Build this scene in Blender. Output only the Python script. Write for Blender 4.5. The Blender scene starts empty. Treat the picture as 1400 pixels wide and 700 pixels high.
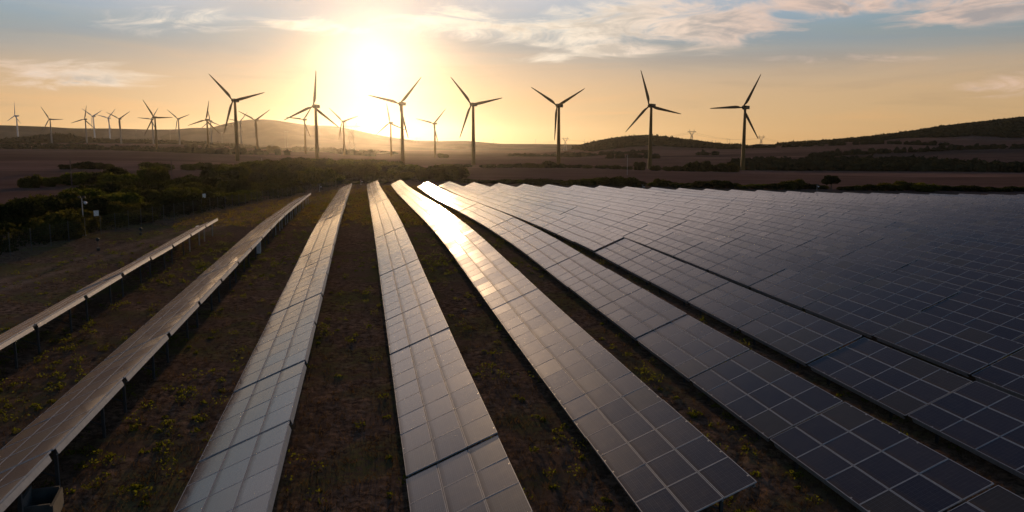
import bpy, bmesh, math, random
import numpy as np
from mathutils import Vector, Matrix, Euler

R = math.radians
random.seed(7)
rng = np.random.default_rng(11)
scene = bpy.context.scene
col = scene.collection

# ------------------------------------------------------------------ camera
CAM = np.array([0.0, 0.0, 10.35])
PITCH = R(8.0)
FOC = 1089.0                                   # focal length in pixels of the 1400 px wide photograph
cam_data = bpy.data.cameras.new('camera')
cam_data.sensor_width = 36.0
cam_data.lens = 36.0 * FOC / 1400.0
cam_data.clip_start = 0.5
cam_data.clip_end = 40000.0
cam = bpy.data.objects.new('camera', cam_data)
cam.location = CAM
cam.rotation_euler = (math.pi / 2 - PITCH, 0, 0)
col.objects.link(cam)
scene.camera = cam

FWD = np.array([0, math.cos(PITCH), -math.sin(PITCH)])
UPV = np.array([0, math.sin(PITCH), math.cos(PITCH)])
RGT = np.array([1.0, 0, 0])


def ray(x, y):
    return FWD + RGT * (x - 700) / FOC + UPV * (350 - y) / FOC


def at(x, y, dist):
    """The point seen at photo pixel (x, y), DIST metres ahead."""
    d = ray(x, y)
    return CAM + d * (dist / d[1])


def proj(p):
    q = np.asarray(p, float) - CAM
    z = q @ FWD
    return 700 + FOC * (q @ RGT) / z, 350 - FOC * (q @ UPV) / z, z


# ------------------------------------------------------------------ sun, sky, exposure
sd = ray(512, 80)
sd = sd / np.linalg.norm(sd)
SUN_EL = math.asin(sd[2])
SUN_AZ = math.atan2(sd[0], sd[1])
SUN_STRENGTH = 2.4
SKY_STRENGTH = 0.06
EXPOSURE = 0.14
HAZE_DENSITY = 2.5e-5
HAZE_G = 0.91
AUREOLE_IN = 0.28                               # brightness of the glare round the sun, and of its wide skirt
AUREOLE_OUT = 0.07

sun_data = bpy.data.lights.new('sun', 'SUN')
sun_data.energy = SUN_STRENGTH
sun_data.angle = R(0.5)
sun_data.color = (1.0, 0.64, 0.34)
sun = bpy.data.objects.new('sun', sun_data)
sun.rotation_euler = Vector(sd).to_track_quat('Z', 'Y').to_euler()
sun.location = (0, 0, 100)
col.objects.link(sun)


class NT:
    """Small helper round a node tree."""

    def __init__(self, tree):
        self.t = tree
        self.n = tree.nodes
        self.l = tree.links

    def node(self, kind, **kw):
        n = self.n.new(kind)
        for k, v in kw.items():
            setattr(n, k, v)
        return n

    def put(self, sock, v):
        if isinstance(v, bpy.types.NodeSocket):
            self.l.new(v, sock)
        else:
            try:
                sock.default_value = v
            except (TypeError, ValueError):
                sock.default_value = tuple(v) + (1.0,)

    def math(self, op, a, b=0.0, c=0.0, clamp=False):
        n = self.node('ShaderNodeMath', operation=op, use_clamp=clamp)
        for i, v in enumerate((a, b, c)):
            self.put(n.inputs[i], v)
        return n.outputs[0]

    def vmath(self, op, a, b=(0, 0, 0)):
        n = self.node('ShaderNodeVectorMath', operation=op)
        self.put(n.inputs[0], a)
        self.put(n.inputs[1], b)
        return n.outputs['Value'] if op in ('DOT_PRODUCT', 'LENGTH') else n.outputs['Vector']

    def mix(self, f, a, b, mode='MIX'):
        n = self.node('ShaderNodeMix', data_type='RGBA', blend_type=mode, clamp_factor=True)
        self.put(n.inputs[0], f)
        self.put(n.inputs[6], a)
        self.put(n.inputs[7], b)
        return n.outputs[2]

    def ramp(self, f, lo, hi, a=0.0, b=1.0):
        n = self.node('ShaderNodeMapRange', interpolation_type='SMOOTHSTEP')
        for i, v in enumerate((f, lo, hi, a, b)):
            self.put(n.inputs[i], v)
        return n.outputs[0]

    def noise(self, vec, scale, detail=4.0, rough=0.55, dist=0.0):
        n = self.node('ShaderNodeTexNoise')
        self.put(n.inputs['Vector'], vec)
        n.inputs['Scale'].default_value = scale
        n.inputs['Detail'].default_value = detail
        n.inputs['Roughness'].default_value = rough
        n.inputs['Distortion'].default_value = dist
        return n.outputs['Fac']

    def xyz(self, v):
        n = self.node('ShaderNodeSeparateXYZ')
        self.put(n.inputs[0], v)
        return n.outputs

    def comb(self, x, y, z=0.0):
        n = self.node('ShaderNodeCombineXYZ')
        for i, v in enumerate((x, y, z)):
            self.put(n.inputs[i], v)
        return n.outputs[0]


world = bpy.data.worlds.new('World')
scene.world = world
world.use_nodes = True
w = NT(world.node_tree)
w.n.clear()
sky = w.node('ShaderNodeTexSky', sky_type='NISHITA')
sky.sun_disc = False
sky.sun_elevation = SUN_EL
sky.sun_rotation = SUN_AZ
sky.altitude = 0.0
sky.air_density = 1.0
sky.dust_density = 0.35
sky.ozone_density = 3.0
dirv = w.vmath('NORMALIZE', w.node('ShaderNodeTexCoord').outputs['Generated'])
dx, dy, dz = w.xyz(dirv)
az = w.math('MULTIPLY', w.math('ARCTAN2', dx, dy), 57.2958)            # degrees to the right of north
el = w.math('MULTIPLY', w.math('ARCSINE', dz), 57.2958)                # degrees above the horizon
cosun = w.vmath('DOT_PRODUCT', dirv, tuple(sd))
ang = w.math('MULTIPLY', w.math('ARCCOSINE', w.math('MINIMUM', cosun, 1.0)), 57.2958)
# the bright aureole that thin cloud and dust make round a low sun
a1 = w.math('EXPONENT', w.math('MULTIPLY', w.math('POWER', w.math('DIVIDE', ang, 2.8), 1.6), -1.0))
a2 = w.math('EXPONENT', w.math('MULTIPLY', w.math('DIVIDE', ang, 9.0), -1.0))


def scaled(c, f):
    n = w.node('ShaderNodeVectorMath', operation='SCALE')
    w.put(n.inputs[0], c)
    w.put(n.inputs[3], f)
    return n.outputs[0]


nish = scaled(sky.outputs[0], SKY_STRENGTH)
nish = w.vmath('DIVIDE', nish, w.vmath('ADD', scaled(nish, 1.5), (1.0, 1.0, 1.0)))     # thin cloud spreads the brightest part
skyc = w.mix(1.0, nish, w.mix(w.ramp(el, 4.0, 12.0), (1.0, 0.89, 0.80, 1), (0.92, 0.97, 1.08, 1)), 'MULTIPLY')
# dust and thin high cloud: a peach band low in the west, a pale blue-grey film above it
film = w.vmath('ADD', scaled((0.37, 0.200, 0.088), w.math('MULTIPLY', w.ramp(el, 8.2, 3.4), w.ramp(az, -110.0, -40.0, 0.6, 1.0))),
               scaled((0.080, 0.145, 0.205), w.math('MULTIPLY', w.ramp(el, 3.0, 9.0), w.ramp(el, 38.0, 12.0))))
film = scaled(film, w.math('SUBTRACT', 1.0, w.math('MULTIPLY', w.math('EXPONENT', w.math('MULTIPLY', w.math('POWER', w.math('DIVIDE', ang, 7.5), 2.0), -1.0)), 0.55)))
skyc = w.vmath('ADD', skyc, film)
# a sheet of thin high cloud over the sunset side, lit warm white, thinning to blue higher up
warm = w.math('EXPONENT', w.math('MULTIPLY', w.math('POWER', w.math('ABSOLUTE', w.math('DIVIDE', w.math('ADD', az, 7.0), 39.0)), 2.0), -1.0))
sheet = w.math('MULTIPLY', w.math('MULTIPLY', warm, w.ramp(el, 6.5, 13.5)), w.ramp(el, 34.0, 17.0))
sheet = w.math('MULTIPLY', sheet, w.math('SUBTRACT', 1.0, w.math('MULTIPLY', w.math('EXPONENT', w.math('MULTIPLY', w.math('POWER', w.math('DIVIDE', ang, 8.0), 2.0), -1.0)), 0.75)))
sheet = w.math('MULTIPLY', sheet, w.ramp(w.noise(dirv, 4.0, 5, 0.6), 0.25, 0.75, 0.7, 1.25))
skyc = w.vmath('ADD', skyc, scaled((0.66, 0.43, 0.29), sheet))
glow = w.vmath('ADD', scaled((1.0, 0.96, 0.86), w.math('MULTIPLY', a1, AUREOLE_IN)),
               scaled((1.0, 0.90, 0.74), w.math('MULTIPLY', a2, AUREOLE_OUT)))
base_sky = w.vmath('ADD', skyc, glow)
# cirrus and altocumulus: noise on a flat cloud deck, gathered into the banks the evening had
inv = w.math('DIVIDE', 1.0, w.math('ADD', w.math('MAXIMUM', dz, 0.0), 0.06))
deck = w.comb(w.math('MULTIPLY', dx, inv), w.math('MULTIPLY', dy, inv), 0.0)
nz_big = w.noise(w.vmath('MULTIPLY', deck, (0.55, 1.1, 1)), 1.3, 7.0, 0.6, 0.6)
ae = w.comb(az, el, 0.0)
streak = w.noise(w.vmath('MULTIPLY', ae, (0.05, 0.42, 1)), 1.0, 6.0, 0.58, 0.8)
wisp2 = w.noise(w.vmath('MULTIPLY', w.vmath('ADD', ae, (3.1, 5.7, 9.0)), (0.22, 0.75, 1)), 1.0, 7.0, 0.6, 0.8)
wisp = w.noise(w.vmath('MULTIPLY', w.vmath('ADD', ae, (31.7, 8.2, 3.0)), (0.16, 0.62, 1)), 1.0, 8.0, 0.62, 1.2)


def bank(a0, e0, ra, re, skew=0.0):
    """A soft cloud bank centred at azimuth A0, elevation E0 (degrees)."""
    p = w.math('SUBTRACT', az, a0)
    q = w.math('SUBTRACT', w.math('SUBTRACT', el, e0), w.math('MULTIPLY', p, skew))
    r2 = w.math('ADD', w.math('POWER', w.math('ABSOLUTE', w.math('DIVIDE', p, ra)), 2.0), w.math('POWER', w.math('ABSOLUTE', w.math('DIVIDE', q, re)), 2.0))
    return w.math('EXPONENT', w.math('MULTIPLY', r2, -1.0))


def deg(x, y):
    d = ray(x, y)
    d = d / np.linalg.norm(d)
    return math.degrees(math.atan2(d[0], d[1])), math.degrees(math.asin(d[2]))


banks = None
for (px, py, ra, re, sk, amp) in ((880, 32, 9.5, 1.8, 0.0, 1.0), (620, 30, 6.0, 1.3, 0.0, 0.6), (230, 28, 6.0, 0.9, 0.03, 0.5), (1010, 42, 4.0, 0.9, 0.05, 0.7), (850, 66, 4.2, 0.65, 0.05, 1.0), (760, 78, 3.0, 0.4, 0.05, 0.7), (1150, 4, 6.0, 0.8, -0.03, 1.0), (1310, 14, 5.0, 1.0, -0.07, 1.0),
                               (700, 40, 5.0, 1.2, 0.0, 0.55), (420, 32, 5.0, 0.7, -0.06, 0.55), (1380, 118, 3.0, 0.9, 0.0, 0.55), (90, 106, 5.0, 0.7, 0.03, 0.75), (60, 88, 6.0, 0.4, 0.02, 0.5), (1150, 82, 6.0, 0.5, -0.03, 0.4)):
    a0, e0 = deg(px, py)
    b = w.math('MULTIPLY', bank(a0, e0, ra, re, sk), amp)
    banks = b if banks is None else w.math('MAXIMUM', banks, b)
cover = w.math('ADD', w.math('MULTIPLY', banks, 0.62), w.math('MULTIPLY', w.math('SUBTRACT', wisp, 0.52), w.math('ADD', 0.5, w.math('MULTIPLY', banks, 1.5))))
puff = w.math('MULTIPLY', w.ramp(cover, 0.12, 0.50), 0.92)
low_band = w.math('MULTIPLY', w.ramp(el, 0.3, 2.5), w.ramp(el, 13.0, 6.0))
veil = w.math('MULTIPLY', w.ramp(streak, 0.44, 0.70), w.math('MULTIPLY', low_band, 0.6))
shade = w.math('MULTIPLY', w.ramp(w.math('ADD', cover, w.math('MULTIPLY', w.math('SUBTRACT', wisp2, 0.5), 1.6)), 0.22, 0.78), w.ramp(el, 11.0, 8.0, 0.45, 1.0))
lit = w.mix(w.ramp(ang, 8.0, 30.0), (0.95, 0.84, 0.68, 1), (0.74, 0.53, 0.42, 1))
dim = w.mix(w.ramp(ang, 8.0, 30.0), (0.66, 0.56, 0.44, 1), (0.36, 0.32, 0.31, 1))
cloudc = w.vmath('ADD', w.mix(shade, lit, dim), scaled(glow, 0.7))
veilc = w.mix(1.0, base_sky, (1.20, 1.05, 0.90, 1), 'MULTIPLY')
dark_veil = w.math('MULTIPLY', w.ramp(w.noise(w.vmath('MULTIPLY', w.vmath('ADD', ae, (7.0, 3.0, 1.0)), (0.06, 0.5, 1)), 1.0, 6.0, 0.6, 0.6), 0.50, 0.72), w.math('MULTIPLY', low_band, 0.5))
c1 = w.mix(veil, base_sky, veilc)
c1 = w.mix(dark_veil, c1, w.mix(1.0, base_sky, (0.80, 0.82, 0.88, 1), 'MULTIPLY'))
c2 = w.mix(puff, c1, cloudc)
bg = w.node('ShaderNodeBackground')
w.put(bg.inputs['Color'], c2)
bg.inputs['Strength'].default_value = 1.0
out = w.node('ShaderNodeOutputWorld')
w.l.new(bg.outputs[0], out.inputs[0])

scene.view_settings.view_transform = 'Standard'
scene.view_settings.look = 'None'
scene.view_settings.exposure = EXPOSURE
scene.view_settings.gamma = 1.0
scene.view_settings.use_curve_mapping = False
scene.cycles.max_bounces = 5
scene.cycles.diffuse_bounces = 2
scene.cycles.glossy_bounces = 3
scene.cycles.transmission_bounces = 3
scene.cycles.transparent_max_bounces = 6
scene.cycles.volume_bounces = 0
scene.cycles.caustics_reflective = False
scene.cycles.caustics_refractive = False
scene.cycles.use_denoising = True

# ------------------------------------------------------------------ helpers


def tag(o, label=None, cat=None, group=None, kind=None):
    if label: o['label'] = label
    if cat: o['category'] = cat
    if group: o['group'] = group
    if kind: o['kind'] = kind
    return o


def empty(name, loc=(0, 0, 0), rot=(0, 0, 0)):
    o = bpy.data.objects.new(name, None)
    o.empty_display_size = 0.3
    o.location = [float(v) for v in loc]
    o.rotation_euler = rot
    col.objects.link(o)
    return o


class MB:
    """Collects boxes, bars and tubes; build() links them as ONE mesh object."""

    def __init__(self):
        self.v, self.f, self.m = [], [], []

    def add(self, verts, faces, mat=0):
        b = len(self.v)
        self.v += [tuple(map(float, p)) for p in verts]
        self.f += [tuple(b + i for i in f) for f in faces]
        self.m += [mat] * len(faces)
        return self

    def box(self, c, s, mat=0, M=None):
        x, y, z = c
        a, b, d = (k / 2 for k in s)
        vs = [Vector((x + i * a, y + j * b, z + k * d)) for i in (-1, 1) for j in (-1, 1) for k in (-1, 1)]
        if M is not None:
            vs = [M @ p for p in vs]
        return self.add(vs, [(0, 1, 3, 2), (4, 6, 7, 5), (0, 4, 5, 1), (2, 3, 7, 6), (0, 2, 6, 4), (1, 5, 7, 3)], mat)

    def tube(self, p0, p1, r0, r1=None, n=8, mat=0, cap=True):
        r1 = r0 if r1 is None else r1
        p0, p1 = Vector(p0), Vector(p1)
        d = (p1 - p0).normalized()
        u = d.orthogonal().normalized()
        v = d.cross(u)
        vs = []
        for p, r in ((p0, r0), (p1, r1)):
            for i in range(n):
                t = 2 * math.pi * i / n
                vs.append(p + (u * math.cos(t) + v * math.sin(t)) * r)
        fs = [(i, (i + 1) % n, n + (i + 1) % n, n + i) for i in range(n)]
        if cap:
            fs += [tuple(reversed(range(n))), tuple(range(n, 2 * n))]
        return self.add(vs, fs, mat)

    def mesh(self, name, mats, smooth=False):
        me = bpy.data.meshes.new(name)
        me.from_pydata(self.v, [], self.f)
        for m in (mats if isinstance(mats, (list, tuple)) else [mats]):
            me.materials.append(m)
        me.polygons.foreach_set('material_index', self.m)
        if smooth:
            me.polygons.foreach_set('use_smooth', [True] * len(self.f))
        me.update()
        return me

    def build(self, name, mats, parent=None, smooth=False):
        return link(name, self.mesh(name, mats, smooth), parent)


def link(name, me, parent=None, loc=None, rot=None):
    o = bpy.data.objects.new(name, me)
    if parent is not None:
        o.parent = parent
    if loc is not None: o.location = [float(v) for v in loc]
    if rot is not None: o.rotation_euler = rot
    col.objects.link(o)
    return o


def copy_obj(o, parent=None):
    c = o.copy()
    c.parent = parent
    col.objects.link(c)
    return c


def mat_new(name):
    m = bpy.data.materials.new(name)
    m.use_nodes = True
    t = NT(m.node_tree)
    t.n.clear()
    o = t.node('ShaderNodeOutputMaterial')
    return m, t, o


def principled(t, out, **kw):
    p = t.node('ShaderNodeBsdfPrincipled')
    for k, v in kw.items():
        t.put(p.inputs[k.replace('_', ' ')], v)
    t.l.new(p.outputs[0], out.inputs[0])
    return p


def plain(name, c, rough=0.6, metal=0.0, var=0.12, scale=6.0):
    m, t, o = mat_new(name)
    obc = t.node('ShaderNodeTexCoord').outputs['Object']
    nz = t.noise(obc, scale, 5, 0.6)
    cc = t.mix(t.ramp(nz, 0.3, 0.7), tuple(k * (1 - var) for k in c) + (1,), tuple(min(1, k * (1 + var)) for k in c) + (1,))
    principled(t, o, Base_Color=cc, Roughness=rough, Metallic=metal)
    return m


# ------------------------------------------------------------------ the lie of the land
ROW_AZ = R(-10.61)                                        # the rows run a little left of straight ahead
ROWD = np.array([math.sin(ROW_AZ), math.cos(ROW_AZ)])
ROWL = np.array([math.cos(ROW_AZ), -math.sin(ROW_AZ)])
HM = 8.6
FIELD = np.array([[1.45, 1.23, 0.99, 0.73, 0.45, 0.16, -0.11, -0.32, -0.44, -0.49, -0.52, -0.55, -0.59, -0.65, -0.71, -0.77, -0.83, -0.91, -1.0, -1.1, -1.22], [1.55, 1.34, 1.11, 0.86, 0.57, 0.24, -0.05, -0.29, -0.38, -0.39, -0.41, -0.44, -0.5, -0.58, -0.66, -0.73, -0.8, -0.88, -0.97, -1.09, -1.22], [1.65, 1.44, 1.22, 0.99, 0.7, 0.37, 0.11, -0.11, -0.18, -0.21, -0.25, -0.32, -0.41, -0.53, -0.63, -0.71, -0.78, -0.86, -0.97, -1.1, -1.25], [1.73, 1.54, 1.33, 1.1, 0.83, 0.55, 0.35, 0.22, 0.1, -0.0, -0.12, -0.25, -0.38, -0.51, -0.62, -0.71, -0.8, -0.89, -1.01, -1.16, -1.32], [1.79, 1.62, 1.44, 1.23, 0.98, 0.72, 0.65, 0.6, 0.39, 0.16, -0.05, -0.25, -0.41, -0.55, -0.66, -0.77, -0.87, -0.98, -1.11, -1.27, -1.44], [1.81, 1.65, 1.5, 1.33, 1.15, 0.93, 0.78, 0.64, 0.41, 0.16, -0.09, -0.32, -0.5, -0.65, -0.78, -0.9, -1.01, -1.14, -1.28, -1.44, -1.62], [1.78, 1.62, 1.46, 1.3, 1.11, 0.88, 0.65, 0.44, 0.22, -0.02, -0.26, -0.48, -0.67, -0.85, -0.99, -1.12, -1.24, -1.36, -1.51, -1.68, -1.87], [1.7, 1.53, 1.35, 1.17, 0.96, 0.7, 0.42, 0.14, -0.09, -0.31, -0.52, -0.73, -0.95, -1.15, -1.33, -1.48, -1.6, -1.7, -1.85, -2.03, -2.2], [1.61, 1.43, 1.24, 1.05, 0.81, 0.51, 0.17, -0.15, -0.41, -0.64, -0.85, -1.07, -1.32, -1.58, -1.8, -1.98, -2.12, -2.22, -2.35, -2.49, -2.61], [1.5, 1.32, 1.12, 0.91, 0.66, 0.29, -0.09, -0.43, -0.72, -0.97, -1.22, -1.48, -1.76, -2.06, -2.33, -2.55, -2.72, -2.85, -2.95, -3.0, -3.03], [1.37, 1.18, 0.96, 0.72, 0.42, 0.06, -0.32, -0.66, -0.96, -1.24, -1.53, -1.82, -2.15, -2.48, -2.77, -3.02, -3.19, -3.31, -3.37, -3.37, -3.36], [1.23, 1.01, 0.78, 0.52, 0.22, -0.12, -0.45, -0.74, -1.09, -1.44, -1.73, -2.02, -2.35, -2.7, -2.97, -3.19, -3.35, -3.45, -3.5, -3.51, -3.51], [1.07, 0.85, 0.61, 0.36, 0.09, -0.19, -0.46, -0.77, -1.18, -1.56, -1.83, -2.08, -2.36, -2.64, -2.89, -3.09, -3.25, -3.36, -3.44, -3.48, -3.51], [0.91, 0.68, 0.44, 0.2, -0.06, -0.33, -0.63, -0.94, -1.26, -1.56, -1.8, -2.01, -2.22, -2.44, -2.65, -2.85, -3.01, -3.14, -3.25, -3.33, -3.4], [0.77, 0.53, 0.28, 0.03, -0.24, -0.52, -0.8, -1.06, -1.3, -1.51, -1.69, -1.84, -2.0, -2.17, -2.36, -2.54, -2.71, -2.86, -2.99, -3.12, -3.23], [0.64, 0.39, 0.14, -0.12, -0.39, -0.66, -0.92, -1.12, -1.3, -1.44, -1.57, -1.67, -1.78, -1.91, -2.09, -2.27, -2.44, -2.59, -2.75, -2.91, -3.05]])                                   # ground height, along (2 HM) x across (1.5 HM)


def cub(a, b, c, d, t):
    return b + 0.5 * t * (c - a + t * (2 * a - 5 * b + 4 * c - d + t * (3 * (b - c) + d - a)))


def field_z(u, v):
    """Ground height inside the solar field at U across, V along the rows (metres)."""
    gx = (np.asarray(u, float) / HM + 9) / 1.5
    gy = np.asarray(v, float) / HM / 2.0
    gx = np.clip(gx, 0, FIELD.shape[1] - 1.001)
    gy = np.clip(gy, 0, FIELD.shape[0] - 1.001)
    ix, iy = np.floor(gx).astype(int), np.floor(gy).astype(int)
    fx, fy = gx - ix, gy - iy
    rows = []
    for k in (-1, 0, 1, 2):
        yy = np.clip(iy + k, 0, FIELD.shape[0] - 1)
        xs = [FIELD[yy, np.clip(ix + j, 0, FIELD.shape[1] - 1)] for j in (-1, 0, 1, 2)]
        rows.append(cub(*xs, fx))
    return cub(*rows, fy)


TX = np.array([-300, 0, 60, 200, 300, 400, 550, 700, 770, 825, 880, 950, 1000, 1100, 1200, 1300, 1400, 1700], float)
TD = np.array([230, 300, 400, 570, 800, 1000, 1200, 1400, 1500, 1700, 2000, 2600, 4000, 7000], float)
TZ = np.array([
    [1.5, 1.5, 1.5, 1.2, 0.9, 0.2, -1, -1.6, -1.9, -2.1, -2.3, -2.5, -2.7, -2.9, -3, -3, -3, -3],
    [1.5, 1.5, 1.5, 1.2, 0.6, -0.4, -1.8, -2.4, -2.7, -2.8, -3.0, -3.2, -3.5, -3.8, -4, -4, -4, -4],
    [1.5, 1.4, 1.4, 1.0, 0.2, -1.2, -2.8, -3.3, -3.6, -3.8, -4.0, -4.5, -5, -5.4, -5.6, -5.8, -6, -6],
    [1.0, 1.0, 1.0, 0.3, -1.2, -3.2, -4.2, -4.5, -4.3, -5.0, -6.6, -7.3, -7.6, -7.9, -8, -8, -8, -8],
    [1.0, 1.0, 1.0, 0.9, 0.2, -1.0, -5.0, -6.0, -5.0, -4.6, -4.0, -3.4, -3, -1.5, 0, 1, 2, 4],
    [1.0, 1.0, 1.0, 0.8, 0.5, -1.5, -6.0, -6.5, -5.5, -2.5, 0, 1.6, 2, 5, 9, 11.5, 14, 22],
    [4, 4, 4.5, 3.5, 2.5, -2.2, -6.5, -7.2, -5.5, 2.0, 8.5, 5.2, 4, 8.5, 15.5, 26, 35, 50],
    [10, 9.5, 10, 9, 6, -3, -7, -8, -4, 11.0, 19.0, 11.0, 5.4, 10.5, 22, 39.8, 54, 70],
    [13, 12.5, 13, 11.5, 7, -3.2, -7.4, -8.4, -3, 14.5, 22, 12.6, 4.5, 9, 20, 38, 53, 70],
    [15, 14.5, 16, 11.5, 6, -4, -8, -9, -5, 9, 15, 7, 1, 4, 14, 30, 45, 60],
    [9, 9, 9, 7, 2, -5, -8.5, -9.5, -9, -4, 0, -4, -6, -4, 2, 12, 22, 35],
    [0, 0, 0, -2, -4, -7, -9, -10, -10, -10, -10, -10, -10, -10, -10, -8, -5, 0],
    [-8, -8, -8, -8, -8, -9, -10, -10, -10, -10, -10, -10, -10, -10, -10, -10, -10, -10],
    [-10] * 18,
], float)
TT = (TX - 700) / FOC                                     # tangent of the azimuth


def outer_z(X, Y):
    X = np.asarray(X, float)
    Y = np.asarray(Y, float)
    rr = np.hypot(X, Y)
    az_ = np.clip(np.arctan2(X, Y), R(-43), R(43))
    ta = np.tan(az_)
    dd = rr * np.cos(az_)
    ta = np.clip(ta, TT[0], TT[-1] - 1e-6)
    dd = np.clip(dd, TD[0], TD[-1] - 1e-3)
    ix = np.clip(np.searchsorted(TT, ta, 'right') - 1, 0, len(TT) - 2)
    iy = np.clip(np.searchsorted(TD, dd, 'right') - 1, 0, len(TD) - 2)
    fx = (ta - TT[ix]) / (TT[ix + 1] - TT[ix])
    fy = (np.log(dd) - np.log(TD[iy])) / (np.log(TD[iy + 1]) - np.log(TD[iy]))
    rows = []
    for k in (-1, 0, 1, 2):
        yy = np.clip(iy + k, 0, len(TD) - 1)
        xs = [TZ[yy, np.clip(ix + j, 0, len(TT) - 1)] for j in (-1, 0, 1, 2)]
        rows.append(cub(*xs, fx))
    return cub(*rows, fy)


def ground_z(X, Y):
    X = np.asarray(X, float)
    Y = np.asarray(Y, float)
    u = X * ROWL[0] + Y * ROWL[1]
    v = X * ROWD[0] + Y * ROWD[1]
    inner = field_z(u, v)
    t = np.clip((np.hypot(X * 0.9, Y) - 195) / 75, 0, 1)
    t = t * t * (3 - 2 * t)
    return inner * (1 - t) + outer_z(X, Y) * t


def hit(x, y, far=6000):
    """Where the line of sight through photo pixel (x, y) first meets the ground."""
    d = ray(x, y)
    d = d / d[1]
    s = np.geomspace(12, far, 900)
    P = CAM[None] + d[None] * s[:, None]
    below = np.nonzero(P[:, 2] < ground_z(P[:, 0], P[:, 1]))[0]
    if len(below) == 0:
        return None
    i = below[0]
    lo, hi = (s[i - 1] if i else 1.0), s[i]
    for _ in range(24):
        m = 0.5 * (lo + hi)
        p = CAM + d * m
        if p[2] < ground_z(p[0], p[1]): hi = m
        else: lo = m
    p = CAM + d * hi
    return np.array([p[0], p[1], float(ground_z(p[0], p[1]))])


def inside(pt, poly):
    x, y = pt
    c = False
    for (x0, y0), (x1, y1) in zip(poly, poly[1:] + poly[:1]):
        if (y0 > y) != (y1 > y) and x < (x1 - x0) * (y - y0) / (y1 - y0) + x0:
            c = not c
    return c


def uv(u, v):
    return u * ROWL[0] + v * ROWD[0], u * ROWL[1] + v * ROWD[1]

# ------------------------------------------------------------------ materials


def ground_material():
    m, t, o = mat_new('dry_ground')
    P = t.node('ShaderNodeTexCoord').outputs['Object']
    at_ = t.node('ShaderNodeAttribute', attribute_name='zone').outputs['Color']
    zr, zg, zb = t.xyz(at_)                                  # open field, wheel track, weedy
    big = t.noise(P, 0.035, 5, 0.6)
    mid = t.noise(P, 0.33, 6, 0.62, 0.4)
    fine = t.noise(t.vmath('MULTIPLY', P, (1.0, 1.0, 1.0)), 3.1, 8, 0.72, 0.3)
    grit = t.noise(t.vmath('MULTIPLY', P, (1.3, 0.8, 1.0)), 14.0, 4, 0.7)
    soil = t.mix(t.ramp(fine, 0.35, 0.68), (0.065, 0.042, 0.031, 1), (0.34, 0.215, 0.148, 1))
    soil = t.mix(t.ramp(mid, 0.42, 0.68), soil, (0.16, 0.105, 0.074, 1))
    straw = t.math('MULTIPLY', t.ramp(grit, 0.55, 0.74), t.ramp(mid, 0.62, 0.35))
    soil = t.mix(t.math('MULTIPLY', straw, 0.7), soil, (0.290, 0.190, 0.118, 1))
    green = t.math('MULTIPLY', t.math('MULTIPLY', t.ramp(t.noise(P, 0.16, 6, 0.65, 0.5), 0.47, 0.62), t.ramp(fine, 0.40, 0.56)), zb)
    soil = t.mix(t.math('MULTIPLY', green, 0.75), soil, (0.125, 0.135, 0.036, 1))
    vor = t.node('ShaderNodeTexVoronoi', feature='F1')
    t.put(vor.inputs['Vector'], t.vmath('ADD', t.vmath('MULTIPLY', P, (0.0030, 0.0058, 0.0)), t.vmath('MULTIPLY', (1, 1, 0), (0.3, 0.1, 0))))
    vor.inputs['Scale'].default_value = 1.0
    vr, vg, _ = t.xyz(vor.outputs['Color'])
    stub = t.mix(vr, (0.125, 0.072, 0.060, 1), (0.27, 0.155, 0.126, 1))
    stub = t.mix(t.math('MULTIPLY', t.ramp(t.noise(t.vmath('MULTIPLY', P, (0.02, 0.10, 1)), 1.0, 6, 0.6, 0.5), 0.42, 0.7), 0.6), stub, (0.08, 0.053, 0.042, 1))
    stub = t.mix(t.math('MULTIPLY', t.ramp(fine, 0.4, 0.7), 0.25), stub, (0.20, 0.125, 0.095, 1))
    c = t.mix(zr, soil, stub)
    track = t.mix(t.ramp(fine, 0.3, 0.7), (0.250, 0.165, 0.118, 1), (0.350, 0.235, 0.165, 1))
    c = t.mix(t.math('MULTIPLY', zg, t.ramp(mid, 0.25, 0.6)), c, track)
    c = t.mix(t.math('MULTIPLY', t.ramp(big, 0.40, 0.65), 0.35), c, t.mix(1.0, c, (0.6, 0.55, 0.5, 1), 'MULTIPLY'))
    bump = t.node('ShaderNodeBump')
    bump.inputs['Strength'].default_value = 0.9
    bump.inputs['Distance'].default_value = 0.06
    t.put(bump.inputs['Height'], t.math('ADD', fine, t.math('MULTIPLY', mid, 0.8)))
    p = t.node('ShaderNodeBsdfDiffuse')
    t.put(p.inputs['Color'], c)
    t.l.new(bump.outputs[0], p.inputs['Normal'])
    t.l.new(p.outputs[0], o.inputs[0])
    return m


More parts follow.
